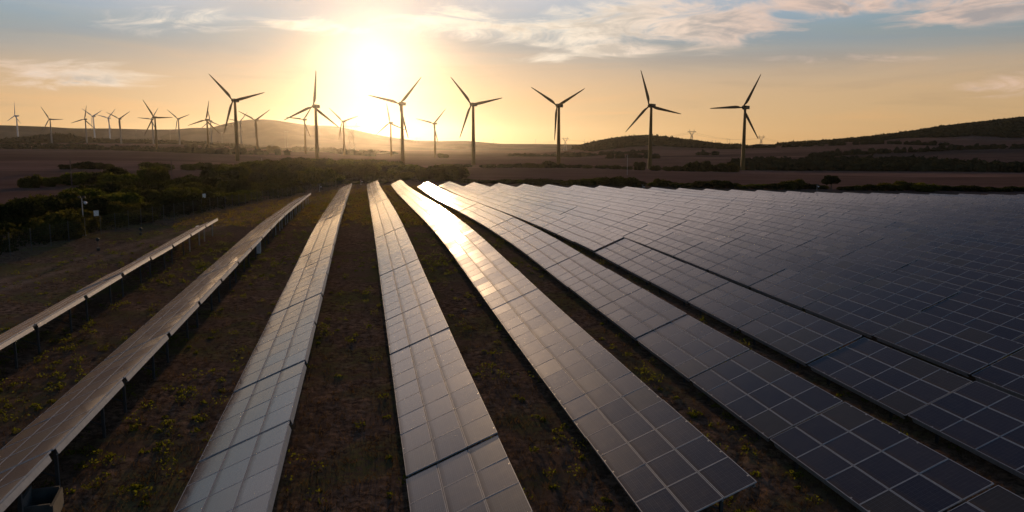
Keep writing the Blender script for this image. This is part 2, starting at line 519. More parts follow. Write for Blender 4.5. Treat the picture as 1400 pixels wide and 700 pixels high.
def leaf_material(name, dark, light, trans=0.45):
    m, t, o = mat_new(name)
    P = t.node('ShaderNodeTexCoord').outputs['Object']
    rnd = t.node('ShaderNodeObjectInfo').outputs['Random']
    geo = t.node('ShaderNodeNewGeometry')
    f = t.math('ADD', t.math('MULTIPLY', t.noise(P, 1.1, 4, 0.6), 0.9), t.math('MULTIPLY', geo.outputs['Random Per Island'], 0.55))
    c = t.mix(t.ramp(f, 0.35, 1.05), tuple(dark) + (1,), tuple(light) + (1,))
    c = t.mix(t.math('MULTIPLY', rnd, 0.45), c, tuple(k * q for k, q in zip(light, (1.15, 0.85, 0.7))) + (1,))
    a = t.node('ShaderNodeBsdfDiffuse')
    b = t.node('ShaderNodeBsdfTranslucent')
    t.put(a.inputs[0], c)
    t.put(b.inputs[0], t.mix(1.0, c, (1.25, 1.15, 0.5, 1), 'MULTIPLY'))
    mx = t.node('ShaderNodeMixShader')
    mx.inputs[0].default_value = trans
    t.l.new(a.outputs[0], mx.inputs[1])
    t.l.new(b.outputs[0], mx.inputs[2])
    t.l.new(mx.outputs[0], o.inputs[0])
    return m


def glass_material():
    """Photovoltaic laminate: dark blue cells and bus bars behind dusty glass; dust gathers along the lower edge."""
    m, t, o = mat_new('panel_glass')
    uvn = t.node('ShaderNodeUVMap', uv_map='panel').outputs[0]
    x, y, _ = t.xyz(uvn)                                      # x 0 = lower edge .. 1 = upper edge; y along the row
    rnd = t.math('FRACT', t.math('ADD', t.node('ShaderNodeObjectInfo').outputs['Random'], t.node('ShaderNodeAttribute', attribute_name='rnd').outputs['Fac']))
    rnd2 = t.math('FRACT', t.math('MULTIPLY', rnd, 17.31))
    cx = t.math('PINGPONG', t.math('MULTIPLY', x, 6.0), 0.5)
    cy = t.math('PINGPONG', t.math('MULTIPLY', y, 10.0), 0.5)
    bus = t.math('PINGPONG', t.math('MULTIPLY', x, 18.0), 0.5)
    grid = t.math('MAXIMUM', t.math('LESS_THAN', cx, 0.022), t.math('LESS_THAN', cy, 0.018))
    line = t.math('MAXIMUM', t.math('MULTIPLY', grid, 0.8), t.math('MULTIPLY', t.math('LESS_THAN', bus, 0.035), 0.7))
    cell = t.mix(rnd, (0.0040, 0.0085, 0.034, 1), (0.013, 0.012, 0.028, 1))
    cell = t.mix(t.math('GREATER_THAN', rnd2, 0.86), cell, (0.022, 0.018, 0.016, 1))
    c = t.mix(t.math('MULTIPLY', line, 0.75), cell, (0.16, 0.16, 0.18, 1))
    P = t.node('ShaderNodeNewGeometry').outputs['Position']
    blot = t.noise(P, 2.6, 5, 0.6)
    wave = t.noise(P, 0.8, 4, 0.6)
    low = t.math('MULTIPLY', t.ramp(x, t.math('ADD', 0.10, t.math('MULTIPLY', blot, 0.22)), 0.0), t.math('ADD', 0.35, t.math('MULTIPLY', wave, 0.9)))
    film = t.math('ADD', t.math('ADD', 0.09, t.math('MULTIPLY', rnd2, 0.06)), t.math('MULTIPLY', t.ramp(blot, 0.40, 0.80), 0.06))
    mud = t.math('MINIMUM', t.math('MULTIPLY', low, 0.48), 0.6)
    rough = t.math('ADD', 0.07, t.math('MULTIPLY', rnd2, 0.05))
    clean = t.node('ShaderNodeBsdfPrincipled')
    t.put(clean.inputs['Base Color'], c)
    t.put(clean.inputs['Roughness'], rough)
    clean.inputs['IOR'].default_value = 1.5
    clean.inputs['Sheen Weight'].default_value = 0.14
    clean.inputs['Sheen Roughness'].default_value = 0.35
    clean.inputs['Sheen Tint'].default_value = (0.78, 0.66, 0.62, 1)
    dirt = t.node('ShaderNodeBsdfPrincipled')
    dirt.inputs['Base Color'].default_value = (0.20, 0.135, 0.10, 1)
    dirt.inputs['Roughness'].default_value = 0.46
    bump = t.node('ShaderNodeBump')
    bump.inputs['Strength'].default_value = 0.06
    bump.inputs['Distance'].default_value = 0.015
    t.put(bump.inputs['Height'], wave)
    t.l.new(bump.outputs[0], clean.inputs['Normal'])
    mx = t.node('ShaderNodeMixShader')
    t.put(mx.inputs[0], film)
    t.l.new(clean.outputs[0], mx.inputs[1])
    t.l.new(dirt.outputs[0], mx.inputs[2])
    matt = t.node('ShaderNodeBsdfDiffuse')
    matt.inputs[0].default_value = (0.16, 0.095, 0.058, 1)
    m2 = t.node('ShaderNodeMixShader')
    t.put(m2.inputs[0], mud)
    t.l.new(mx.outputs[0], m2.inputs[1])
    t.l.new(matt.outputs[0], m2.inputs[2])
    t.l.new(m2.outputs[0], o.inputs[0])
    return m


M_GROUND = ground_material()
M_GLASS = glass_material()
M_FRAME = plain('anodised_aluminium', (0.42, 0.42, 0.45), 0.6, 0.0)
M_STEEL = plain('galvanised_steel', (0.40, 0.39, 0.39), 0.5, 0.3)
M_POST = plain('darkened_galvanised_posts', (0.06, 0.06, 0.062), 0.7, 0.1)  # darker steel copy; the lighter one carries the rails' sunlit look
M_BACK = plain('white_backsheet', (0.35, 0.35, 0.36), 0.6)
M_OCHRE = plain('ochre_tower_steel', (0.15, 0.080, 0.008), 0.65, 0.0, 0.10, 0.4)  # dark ochre base tone for the towers
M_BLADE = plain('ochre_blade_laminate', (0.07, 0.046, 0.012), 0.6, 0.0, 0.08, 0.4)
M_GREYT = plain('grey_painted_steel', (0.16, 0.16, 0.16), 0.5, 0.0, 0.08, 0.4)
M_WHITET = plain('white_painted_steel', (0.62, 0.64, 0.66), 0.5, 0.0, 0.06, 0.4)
M_LATTICE = plain('weathered_lattice_steel', (0.22, 0.22, 0.22), 0.6, 0.3)
M_WOOD = plain('weathered_pole_timber', (0.10, 0.075, 0.055), 0.85)
M_CONC = plain('grey_concrete', (0.085, 0.082, 0.078), 0.9, 0.0, 0.25, 3.0)
M_DARK = plain('dark_enamel', (0.02, 0.02, 0.02), 0.5)
M_WHITE = plain('white_enamel', (0.75, 0.75, 0.74), 0.4)
M_WIRE = plain('galvanised_wire', (0.09, 0.09, 0.085), 0.6, 0.3)
M_LENS = plain('clear_lamp_cover', (0.70, 0.74, 0.80), 0.15)
M_BARK = plain('grey_brown_bark', (0.09, 0.065, 0.045), 0.9)
M_LEAF = [leaf_material('maquis_leaves_olive', (0.016, 0.019, 0.008), (0.076, 0.082, 0.026), 0.5),
          leaf_material('maquis_leaves_deep', (0.011, 0.015, 0.008), (0.046, 0.055, 0.021), 0.45),
          leaf_material('maquis_leaves_fresh', (0.026, 0.036, 0.009), (0.110, 0.130, 0.030), 0.55)]
M_WEED = leaf_material('weed_leaves', (0.045, 0.070, 0.011), (0.135, 0.168, 0.026), 0.52)
M_STRAW = leaf_material('glare_lightened_grass', (0.070, 0.060, 0.018), (0.220, 0.180, 0.055), 0.65)  # grass colour lightened to stand in for golden glare over the far ground
M_GRASS = leaf_material('dry_grass_blades', (0.035, 0.024, 0.014), (0.140, 0.092, 0.050), 0.3)
M_WOODS = leaf_material('far_wood_leaves', (0.012, 0.015, 0.009), (0.038, 0.042, 0.022), 0.2)
m, t, o = mat_new('far_mountain_scrub')
Pm = t.node('ShaderNodeTexCoord').outputs['Object']
p = t.node('ShaderNodeBsdfDiffuse')
t.put(p.inputs['Color'], t.mix(t.ramp(t.noise(Pm, 0.006, 8, 0.65), 0.4, 0.62), (0.050, 0.048, 0.038, 1), (0.120, 0.095, 0.078, 1)))
t.l.new(p.outputs[0], o.inputs[0])
M_MOUNT = m

# ------------------------------------------------------------------ ground, mountains, track
FENCE_X = -42.5


def track_mask(X, Y):
    bend = 2.2 * np.sin(Y / 37.0) + 0.9 * np.sin(Y / 13.0)
    c = -35.6 + bend * 0.6
    d = X - c
    ruts = np.exp(-((d - 0.95) / 0.42) ** 2) + np.exp(-((d + 0.95) / 0.42) ** 2)
    return np.clip(ruts + 0.25 * np.exp(-(d / 2.4) ** 2), 0, 1)


def build_ground():
    azs = np.concatenate([np.arange(-180, -62, 4.0), np.arange(-62, 62, 0.4), np.arange(62, 180, 4.0)])
    rs = np.concatenate([np.arange(4, 80, 0.8), np.geomspace(80, 400, 130), np.geomspace(404, 2600, 150), np.geomspace(2700, 6600, 16)])
    A, RR = np.meshgrid(np.radians(azs), rs)
    X, Y = np.sin(A) * RR, np.cos(A) * RR
    Z = ground_z(X, Y)
    rough = rng.normal(0, 1, Z.shape) * np.where(RR < 80, 0.025, 0.0)
    Z = Z + rough
    na, nr = len(azs), len(rs)
    V = np.stack([X.ravel(), Y.ravel(), Z.ravel()], 1)
    V = np.concatenate([V, [[0, 0, float(ground_z(0, 0))]]])
    faces = []
    for j in range(nr - 1):
        b = j * na
        for i in range(na):
            k = (i + 1) % na
            faces.append((b + i, b + na + i, b + na + k, b + k))
    last = len(V) - 1
    faces += [(last, i, (i + 1) % na) for i in range(na)]
    me = bpy.data.meshes.new('ground')
    me.from_pydata(V.tolist(), [], faces)
    me.materials.append(M_GROUND)
    me.polygons.foreach_set('use_smooth', [True] * len(faces))
    x, y = V[:, 0], V[:, 1]
    v = x * ROWD[0] + y * ROWD[1]
    stub = np.clip((np.hypot(x, y) - 235) / 20, 0, 1)
    stub = np.maximum(stub, np.clip((-x - 47) / 6, 0, 1) * np.clip((y - 30) / 30, 0, 1))
    trk = track_mask(x, y) * np.clip((240 - y) / 30, 0, 1) * (y > -30)
    weedy = np.clip(1.15 - np.hypot(x + 20, y - 70) / 140, 0.15, 1)
    ca = np.stack([stub, trk, weedy, np.ones_like(x)], 1).astype(np.float32)
    at_ = me.color_attributes.new('zone', 'FLOAT_COLOR', 'POINT')
    at_.data.foreach_set('color', ca.ravel())
    me.update()
    tag(link('ground', me), 'dry brown ground with pale wheel ruts rolling out to stubble fields', kind='structure')


build_ground()


def ridge(name, pts, dist, depth, base, label):
    """A far range: its crest runs through the given skyline points DIST metres away, with slopes before and behind."""
    xs = np.linspace(pts[0][0], pts[-1][0], 260)
    ys = np.interp(xs, [p[0] for p in pts], [p[1] for p in pts])
    ker = np.hanning(9); ker /= ker.sum()
    ys = np.convolve(np.pad(ys, 4, 'edge'), ker, 'valid')
    crest = np.array([at(x, y, dist) for x, y in zip(xs, ys)])
    prof = [(-1.0, 0.0), (-0.75, 0.16), (-0.5, 0.38), (-0.3, 0.62), (-0.14, 0.85), (0, 1.0), (0.2, 0.84), (0.5, 0.5), (1.0, 0.0)]
    V, F = [], []
    n = len(xs)
    for k, (dpt, hh) in enumerate(prof):
        for i in range(n):
            c = crest[i]
            dirn = np.array([c[0], c[1]]) / math.hypot(c[0], c[1])
            wob = (math.sin(i * 0.21 + k) + math.sin(i * 0.087 + 2.1 * k)) * 0.10 * (0 < k < len(prof) - 1 and k != 5)
            xy = np.array([c[0], c[1]]) + dirn * depth * (dpt + wob)
            V.append((xy[0], xy[1], base + max(0.5, c[2] - base) * min(1, max(0, hh + 0.35 * wob))))
    for k in range(len(prof) - 1):
        for i in range(n - 1):
            F.append((k * n + i, k * n + i + 1, (k + 1) * n + i + 1, (k + 1) * n + i))
    me = bpy.data.meshes.new(name)
    me.from_pydata(V, [], F)
    me.materials.append(M_MOUNT)
    me.polygons.foreach_set('use_smooth', [True] * len(F))
    tag(link(name, me), label, kind='structure')


ridge('mountain', [(-260, 176), (-100, 173), (0, 171), (60, 173), (100, 175.5), (150, 175.5), (200, 177), (240, 177), (265, 174.5), (290, 175), (300, 171), (318, 167), (338, 163.5), (360, 163), (378, 164.5),
                   (400, 168), (425, 171.5), (455, 172), (480, 176.5), (505, 182), (535, 188), (565, 192), (600, 193), (640, 192.5), (660, 194.5), (690, 197), (720, 198), (800, 199)], 3200, 650, -12,
      'hazy mountain range with a broad flat summit beyond the turbines')
ridge('far_hill', [(980, 203), (1015, 200), (1035, 196.8), (1060, 197.3), (1085, 200), (1120, 203)], 4000, 500, -12, 'small blue hill far behind the plain')
ridge('plateau', [(300, 205), (360, 200), (430, 198.5), (520, 198.5), (600, 197.0), (700, 196.8), (780, 197.2), (850, 198.0), (930, 201), (1000, 204)], 3100, 500, -12, 'low hazy plateau along the horizon')

# ------------------------------------------------------------------ the solar field
TILT = R(23.0)
PITCH_ROW = 0.725 * HM
U4 = 0.444 * HM
ENDV = {2: 139.6, 3: 189.2, 4: 207.7, 5: 213.8, 6: 202.3, 7: 210.4, 8: 207.7, 9: 205.5, 10: 203.6, 11: 202.7, 12: 199.6, 13: 197.5, 14: 195.0, 15: 192.8, 16: 190.2, 17: 188.3, 18: 186.9, 19: 185.2, 20: 181.8, 21: 179.3, 22: 177.3, 23: 175.3, 24: 173.2, 25: 170.7, 26: 168.5, 27: 166.4, 28: 164.5}
ENDV[1] = 87.0
STEP = 6.85
PL, PW, GAP = 1.66, 0.985, 0.02                         # one panel: along the row, up the slope
TABLE_L = 4 * PL + 3 * GAP
EDGE_H = 1.75


def slab_uv(me, mats_ring):
    uvl = me.uv_layers.new(name='panel')
    for p in me.polygons:
        for li in p.loop_indices:
            co = me.vertices[me.loops[li].vertex_index].co
            uvl.data[li].uv = ((co.x + PW / 2) / PW, (co.y + PL / 2) / PL)


def slab_mb(mb=None, M=None, with_ring=False, with_slab=True):
    mb = mb or MB()
    if with_slab:
        a, b = PW - 0.028, PL - 0.028
        vs = [Vector((sx * a / 2, sy * b / 2, z)) for z in (0.016, -0.012) for sx, sy in ((-1, -1), (1, -1), (1, 1), (-1, 1))]
        if M is not None: vs = [M @ p for p in vs]
        mb.add(vs, [(0, 1, 2, 3)], 0)
        mb.add(vs, [(7, 6, 5, 4), (0, 4, 5, 1), (1, 5, 6, 2), (2, 6, 7, 3), (3, 7, 4, 0)], 1)
    if with_ring:
        wv = 0.020
        for c, s in (((-(PW - wv) / 2, 0, 0), (wv, PL, 0.04)), (((PW - wv) / 2, 0, 0), (wv, PL, 0.04)),
                     ((0, -(PL - wv) / 2, 0), (PW - 2 * wv, wv, 0.038)), ((0, (PL - wv) / 2, 0), (PW - 2 * wv, wv, 0.038))):
            mb.box(c, s, 2 if with_slab else 0, M)
    return mb


ME_PANEL = slab_mb().mesh('panel', [M_GLASS, M_BACK]); slab_uv(ME_PANEL, False)
ME_RING = slab_mb(with_ring=True, with_slab=False).mesh('frame', [M_FRAME])
ME_PANEL_FULL = slab_mb(with_ring=True).mesh('panel', [M_GLASS, M_BACK, M_FRAME]); slab_uv(ME_PANEL_FULL, True)
TM = Matrix.Rotation(-TILT, 4, 'Y')                      # upper edge on the right-hand side
ZC = EDGE_H - 1.5 * math.sin(TILT)


def on_slope(s, y, n):
    """Point of the table at S metres up the slope from its middle, Y along the row, N off the plane."""
    return TM @ Vector((s, y, n)) + Vector((0, 0, ZC))


def rail_mb(s, n, hh, ww, clips, mb=None):
    mb = mb or MB()
    Mx = Matrix.Translation((0, 0, ZC)) @ TM
    L = TABLE_L - 0.34
    mb.box((s, 0, n), (ww, L, 0.02), 0, Mx)
    mb.box((s + 0.5 * ww * (1 if s > 0 else -1) - 0.006 * (1 if s > 0 else -1), 0, n - hh / 2 - 0.01), (0.012, L, hh), 0, Mx)
    mb.box((s, 0, n - hh - 0.02), (ww, L - 0.01, 0.018), 0, Mx)
    if clips:
        for k in range(8):
            y = -TABLE_L / 2 + (k + 0.5) * TABLE_L / 8
            mb.box((s + 0.012 * (1 if s > 0 else -1), y, n + 0.035), (0.05, 0.07, 0.05), 0, Mx)
    return mb


POST_X = (1.02, -1.02)
POST_Y = (-2.15, 2.15)


def post_mb(x, mb=None, y=0.0):
    mb = mb or MB()
    top = ZC + x * math.tan(TILT) - 0.27
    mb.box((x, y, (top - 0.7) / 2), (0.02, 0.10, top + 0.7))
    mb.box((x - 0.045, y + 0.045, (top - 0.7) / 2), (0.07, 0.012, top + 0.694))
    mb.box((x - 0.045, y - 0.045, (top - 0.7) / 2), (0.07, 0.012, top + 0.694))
    return mb


def beam_mb(y, mb=None):
    mb = mb or MB()
    return mb.box((0, y, -0.235), (2.75, 0.06, 0.09), 0, Matrix.Translation((0, 0, ZC)) @ TM)


def brace_mb(y, mb=None):
    mb = mb or MB()
    p = on_slope(-0.15, y + 0.05, -0.28)
    return mb.tube((0.96, y + 0.05, 0.42), p, 0.022, n=5)


ME_RAIL_HIGH = rail_mb(1.445, -0.045, 0.15, 0.07, True).mesh('rail', [M_STEEL])
ME_RAIL_LOW = rail_mb(-1.445, -0.045, 0.15, 0.07, True).mesh('rail', [M_STEEL])
ME_RAIL_MID = rail_mb(0.5, -0.045, 0.11, 0.05, False).mesh('rail', [M_STEEL])
ME_RAIL_MID2 = rail_mb(-0.5, -0.045, 0.11, 0.05, False).mesh('rail', [M_STEEL])
ME_POST = [post_mb(x).mesh('post', [M_POST]) for x in POST_X]
ME_BEAM = beam_mb(0).mesh('cross_beam', [M_POST])
ME_BRACE = brace_mb(0).mesh('brace', [M_POST])
mb = MB()
for y in POST_Y:
    for x in POST_X: post_mb(x, mb, y)
    beam_mb(y, mb)
N_DARKENED = len(mb.f)
for s_ in (1.445, -1.445): rail_mb(s_, -0.045, 0.15, 0.07, False, mb)
mb.m = [1 if i < N_DARKENED else 0 for i in range(len(mb.f))]
ME_MOUNT = mb.mesh('mounting_frame', [M_STEEL, M_POST])

ORD = ['zeroth', 'first', 'second', 'third', 'fourth', 'fifth', 'sixth', 'seventh', 'eighth', 'ninth', 'tenth', 'eleventh', 'twelfth', 'thirteenth', 'fourteenth', 'fifteenth', 'sixteenth', 'seventeenth', 'eighteenth',
       'nineteenth', 'twentieth', 'twenty-first', 'twenty-second', 'twenty-third', 'twenty-fourth', 'twenty-fifth', 'twenty-sixth', 'twenty-seventh', 'twenty-eighth', 'twenty-ninth', 'thirtieth', 'thirty-first',
       'thirty-second', 'thirty-third', 'thirty-fourth', 'thirty-fifth']
W_, H_ = 1400, 700


def table_frame(u_right, v):
    uc = u_right - 1.5 * math.cos(TILT)
    x, y = uv(uc, v)
    z0, z1 = field_z(u_right, v - 3.3), field_z(u_right, v + 3.3)
    return x, y, float((z0 + z1) / 2), math.atan2(float(z1 - z0), 6.6)


def clip_area(poly):
    """Share of a polygon (photo pixels) inside the frame, and its whole area."""
    def area(p): return abs(sum(a[0] * b[1] - b[0] * a[1] for a, b in zip(p, p[1:] + p[:1]))) / 2 if len(p) > 2 else 0.0
    whole = area(poly)
    for ax, lim, sgn in ((0, 0, 1), (0, W_, -1), (1, 0, 1), (1, H_, -1)):
        q = []
        for a, b in zip(poly, poly[1:] + poly[:1]):
            da, db = sgn * (a[ax] - lim), sgn * (b[ax] - lim)
            if da >= 0: q.append(a)
            if (da >= 0) != (db >= 0):
                k = da / (da - db)
                q.append((a[0] + k * (b[0] - a[0]), a[1] + k * (b[1] - a[1])))
        poly = q
        if len(poly) < 3: return 0.0, whole
    return area(poly), whole


tables = []
for row in range(1, 29):
    ur = U4 + (row - 4) * PITCH_ROW
    step = (ENDV[5] - 18.5) / 29 if row == 5 else STEP
    k = 0
    while True:
        v = ENDV[row] - step * (k + 0.5)
        k += 1
        if v < (18.5 if row == 5 else 8.0): break
        x, y, z, e = table_frame(ur, v)
        jit = (random.gauss(0, 0.010 if random.random() < 0.96 else 0.035), random.gauss(0, 0.0016), random.gauss(0, 0.0018), random.gauss(0, 0.001))
        Mr = Matrix.Translation((x, y, z + jit[0])) @ Euler((e + jit[1], jit[2], -ROW_AZ + jit[3])).to_matrix().to_4x4()
        cs = [Mr @ on_slope(sx * 1.5, sy * TABLE_L / 2, 0) for sx, sy in ((-1, -1), (1, -1), (1, 1), (-1, 1))]
        q = [proj(c) for c in cs]
        if min(c[2] for c in q) < 2.0: continue
        vis, whole = clip_area([(c[0], c[1]) for c in q])
        d = math.hypot(x, y)
        margin = all(-500 < c[0] < 2200 for c in q) and all(c[1] < 1500 for c in q)
        if vis > 0 or margin:
            tables.append(dict(row=row, v=v, M=Mr, vis=vis, whole=whole, d=d, key=whole if vis > 0.04 * whole else -1))
order = sorted([t_ for t_ in tables if t_['vis'] > 12], key=lambda t_: -t_['key'])[:300]
for t_ in order: t_['own'] = True
print('tables in view', sum(1 for t_ in tables if t_['vis'] > 0), 'of', len(tables))

TABLE_GROUP = 'solar tables standing in long parallel rows'
per_row = {}
for t_ in tables:
    if t_.get('own'):
        per_row.setdefault(t_['row'], []).append(t_)
rest = MB()
rest_rnd = []
n_own = 0
for row, lst in sorted(per_row.items()):
    lst.sort(key=lambda t_: t_['v'])
    for k, t_ in enumerate(lst, 1):
        look = 'pinkish grey' if row < 3 else 'pale silvery' if row < 5 else ('sun-struck gleaming' if 62 < t_['v'] else 'grey') if row < 7 else 'bluish grey' if t_['d'] > 70 else 'dark blue'
        root = empty('solar_table', t_['M'].to_translation(), t_['M'].to_euler())
        tag(root, f'{look} solar table, {ORD[k]} from the near end of the {ORD[row]} row from left', 'solar table', TABLE_GROUP)
        near = t_['d'] < 50
        for i in range(3):
            for j in range(4):
                loc = on_slope((i - 1) * (PW + GAP), (j - 1.5) * (PL + GAP), 0)
                rot = (random.gauss(0, 0.0025), -TILT + random.gauss(0, 0.0032), 0)
                p = link('panel', ME_PANEL if near else ME_PANEL_FULL, root, loc, rot)
                if near: link('frame', ME_RING, p)
        if t_['d'] < 100:
            for me in ((ME_RAIL_HIGH, ME_RAIL_LOW, ME_RAIL_MID, ME_RAIL_MID2) if near else (ME_RAIL_HIGH, ME_RAIL_LOW)):
                link('rail', me, root)
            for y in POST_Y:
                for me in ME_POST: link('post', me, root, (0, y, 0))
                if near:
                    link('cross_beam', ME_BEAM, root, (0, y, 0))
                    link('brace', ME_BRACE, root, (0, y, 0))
        else:
            link('mounting_frame', ME_MOUNT, root)
for t_ in tables:
    if t_.get('own'): continue
    for i in range(3):
        for j in range(4):
            n0 = len(rest.f)
            Mp = t_['M'] @ Matrix.Translation(on_slope((i - 1) * (PW + GAP), (j - 1.5) * (PL + GAP), 0)) @ Euler((random.gauss(0, 0.0030), -TILT + random.gauss(0, 0.0045), 0)).to_matrix().to_4x4()
            slab_mb(rest, Mp, with_ring=True)
            rest_rnd += [random.random()] * (len(rest.f) - n0)
    n0 = len(rest.f)
    Mt = t_['M']
    mm = MB()
    for y in POST_Y:
        for x in POST_X: post_mb(x, mm, y)
    for s_ in (1.445, -1.445): rail_mb(s_, -0.045, 0.15, 0.07, False, mm)
    rest.add([Mt @ Vector(p) for p in mm.v], mm.f, 3)
    rest_rnd += [0.0] * (len(rest.f) - n0)
if rest.f:
    me = rest.mesh('distant_solar_tables', [M_GLASS, M_BACK, M_FRAME, M_STEEL])
    uvl = me.uv_layers.new(name='panel')
    quad = [(0, 0), (1, 0), (1, 1), (0, 1)]
    for p in me.polygons:
        for q_, li in enumerate(p.loop_indices):
            uvl.data[li].uv = quad[q_ % 4]
    ra = me.attributes.new('rnd', 'FLOAT', 'FACE')
    ra.data.foreach_set('value', rest_rnd)
    tag(link('distant_solar_tables', me), 'remaining solar tables packed at the far ends of the rows', kind='stuff')

# ------------------------------------------------------------------ wind turbines
TOWER_H, BLADE_L = 44.0, 25.0


def tower_mesh(mat):
    mb = MB()
    prof = [(-3.0, 1.62), (0, 1.58), (12, 1.36), (24, 1.16), (36, 0.96), (TOWER_H - 1.1, 0.84)]
    for (z0, r0), (z1, r1) in zip(prof, prof[1:]):
        mb.tube((0, 0, z0), (0, 0, z1), r0, r1, 24, cap=False)
    for z, r in ((12, 1.40), (24, 1.20), (36, 1.0)):
        mb.tube((0, 0, z - 0.06), (0, 0, z + 0.06), r, r, 24, cap=False)
    return mb.mesh('tower', mat, True)


def nacelle_mesh(mat):
    bm = bmesh.new()
    bmesh.ops.create_cube(bm, size=1.0)
    for v in bm.verts:
        back = v.co.y > 0
        v.co = Vector((v.co.x * (2.3 if back else 2.6), v.co.y * 6.6 + 1.3, v.co.z * (2.3 if back else 2.7) + (0.12 if back else 0)))
    bmesh.ops.bevel(bm, geom=bm.edges[:], offset=0.32, segments=3, affect='EDGES', profile=0.6)
    me = bpy.data.meshes.new('nacelle')
    bm.to_mesh(me)
    bm.free()
    me.materials.append(mat)
    return me


def spinner_mesh(mat):
    mb = MB()
    prof = [(-1.45, 0.05), (-1.3, 0.42), (-0.9, 0.78), (-0.3, 1.0), (0.5, 1.05), (0.95, 0.95)]
    for (y0, r0), (y1, r1) in zip(prof, prof[1:]):
        mb.tube((0, y0, 0), (0, y1, 0), r0, r1, 18, cap=False)
    return mb.mesh('spinner', mat, True)


def blade_mesh(mat):
    secs = [(0.7, 0.95, 0.95, 0), (2.0, 1.0, 0.9, 4), (4.0, 1.75, 0.55, 12), (6.0, 2.05, 0.42, 10), (10, 1.75, 0.32, 7), (15, 1.35, 0.24, 4), (20, 0.95, 0.16, 2), (23.6, 0.6, 0.10, 1), (24.8, 0.28, 0.05, 0), (25.0, 0.05, 0.02, 0)]
    n = 12
    V, F = [], []
    for z, ch, th, tw in secs:
        for i in range(n):
            t = 2 * math.pi * i / n
            x, y = math.cos(t) * ch / 2, math.sin(t) * th / 2 * (1 - 0.35 * math.cos(t))
            if z > 2: x += ch * 0.20
            a = R(tw)
            V.append((x * math.cos(a) - y * math.sin(a), x * math.sin(a) + y * math.cos(a) - 0.0012 * z * z, z))
    for k in range(len(secs) - 1):
        for i in range(n):
            F.append((k * n + i, k * n + (i + 1) % n, (k + 1) * n + (i + 1) % n, (k + 1) * n + i))
    F.append(tuple(range((len(secs) - 1) * n, len(secs) * n)))
    me = bpy.data.meshes.new('blade')
    me.from_pydata(V, [], F)
    me.materials.append(mat)
    me.polygons.foreach_set('use_smooth', [True] * len(F))
    return me


KIT = {}
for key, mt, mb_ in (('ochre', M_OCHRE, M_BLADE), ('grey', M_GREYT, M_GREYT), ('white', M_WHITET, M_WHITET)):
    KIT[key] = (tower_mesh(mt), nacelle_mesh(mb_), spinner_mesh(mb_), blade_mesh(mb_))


def turbine(px, hub_y, dist, ang, kind, label, group, yaw=-27.0, sc=1.0):
    d = ray(px, hub_y + 20)
    X, Y = d[0] / d[1] * dist, dist
    z_hub = at(px, hub_y, dist)[2]
    z_g = float(ground_z(X, Y))
    s = sc
    face = -math.degrees(math.atan2(X, Y)) + yaw
    root = empty('wind_turbine', (X, Y, max(z_g, z_hub - TOWER_H * s - 2.5 * s)), (0, 0, R(face)))
    hub = (z_hub - root.location.z) / s
    root.scale = (s, s, s)
    tag(root, label, 'wind turbine', group)
    tw, na, sp, bl = KIT[kind]
    t_ = link('tower', tw, root)
    t_.scale = (1, 1, hub / TOWER_H)
    link('nacelle', na, root, (0, 0, hub))
    h = link('rotor_hub', sp, root, (0, -3.1, hub))
    a0 = math.degrees(math.atan2(math.sin(R(ang)) / math.cos(R(yaw)), math.cos(R(ang))))
    for k in range(3):
        link('blade', bl, root, (0, -3.1, hub), (0, R(a0 + 120 * k), 0))
    return root


for i, (px, hy, d_, an) in enumerate([(322, 137.5, 574, -39), (432, 145.5, 575, 6.5), (549.5, 142, 570, 41), (647, 143, 572, -36), (764, 144.5, 585, -54), (890, 144.5, 556, -14), (1018, 147, 557, 27)]):
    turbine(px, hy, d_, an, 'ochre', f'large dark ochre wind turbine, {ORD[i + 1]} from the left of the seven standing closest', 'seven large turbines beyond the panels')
for i, (px, hy, d_, an) in enumerate([(213, 160.5, 1010, -27), (284, 164, 1020, 12), (351, 164.5, 1030, 55), (417, 163.5, 1060, 34), (470, 166, 1050, -43), (534.5, 168, 1040, -7), (594.5, 169, 1010, 41)]):
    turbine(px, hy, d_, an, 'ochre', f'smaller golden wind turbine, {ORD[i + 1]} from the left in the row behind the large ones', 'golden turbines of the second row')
for i, (px, hy, d_, an) in enumerate([(70, 163, 1430, -27), (118, 163, 1440, 12), (165, 162.5, 1450, 55), (209, 163, 1460, 33), (245, 162.5, 1470, -45), (289, 165.5, 1500, -7), (329.5, 166.5, 1560, 40)]):
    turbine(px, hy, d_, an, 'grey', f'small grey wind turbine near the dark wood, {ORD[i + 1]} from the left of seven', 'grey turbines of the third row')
for i, (px, hy, d_, an, yw) in enumerate([(24, 158.5, 1950, 4, -58), (129, 159, 2000, -48, -40), (150, 161.5, 2080, 40, -35)]):
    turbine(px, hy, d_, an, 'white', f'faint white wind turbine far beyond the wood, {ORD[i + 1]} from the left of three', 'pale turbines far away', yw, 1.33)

# ------------------------------------------------------------------ vegetation


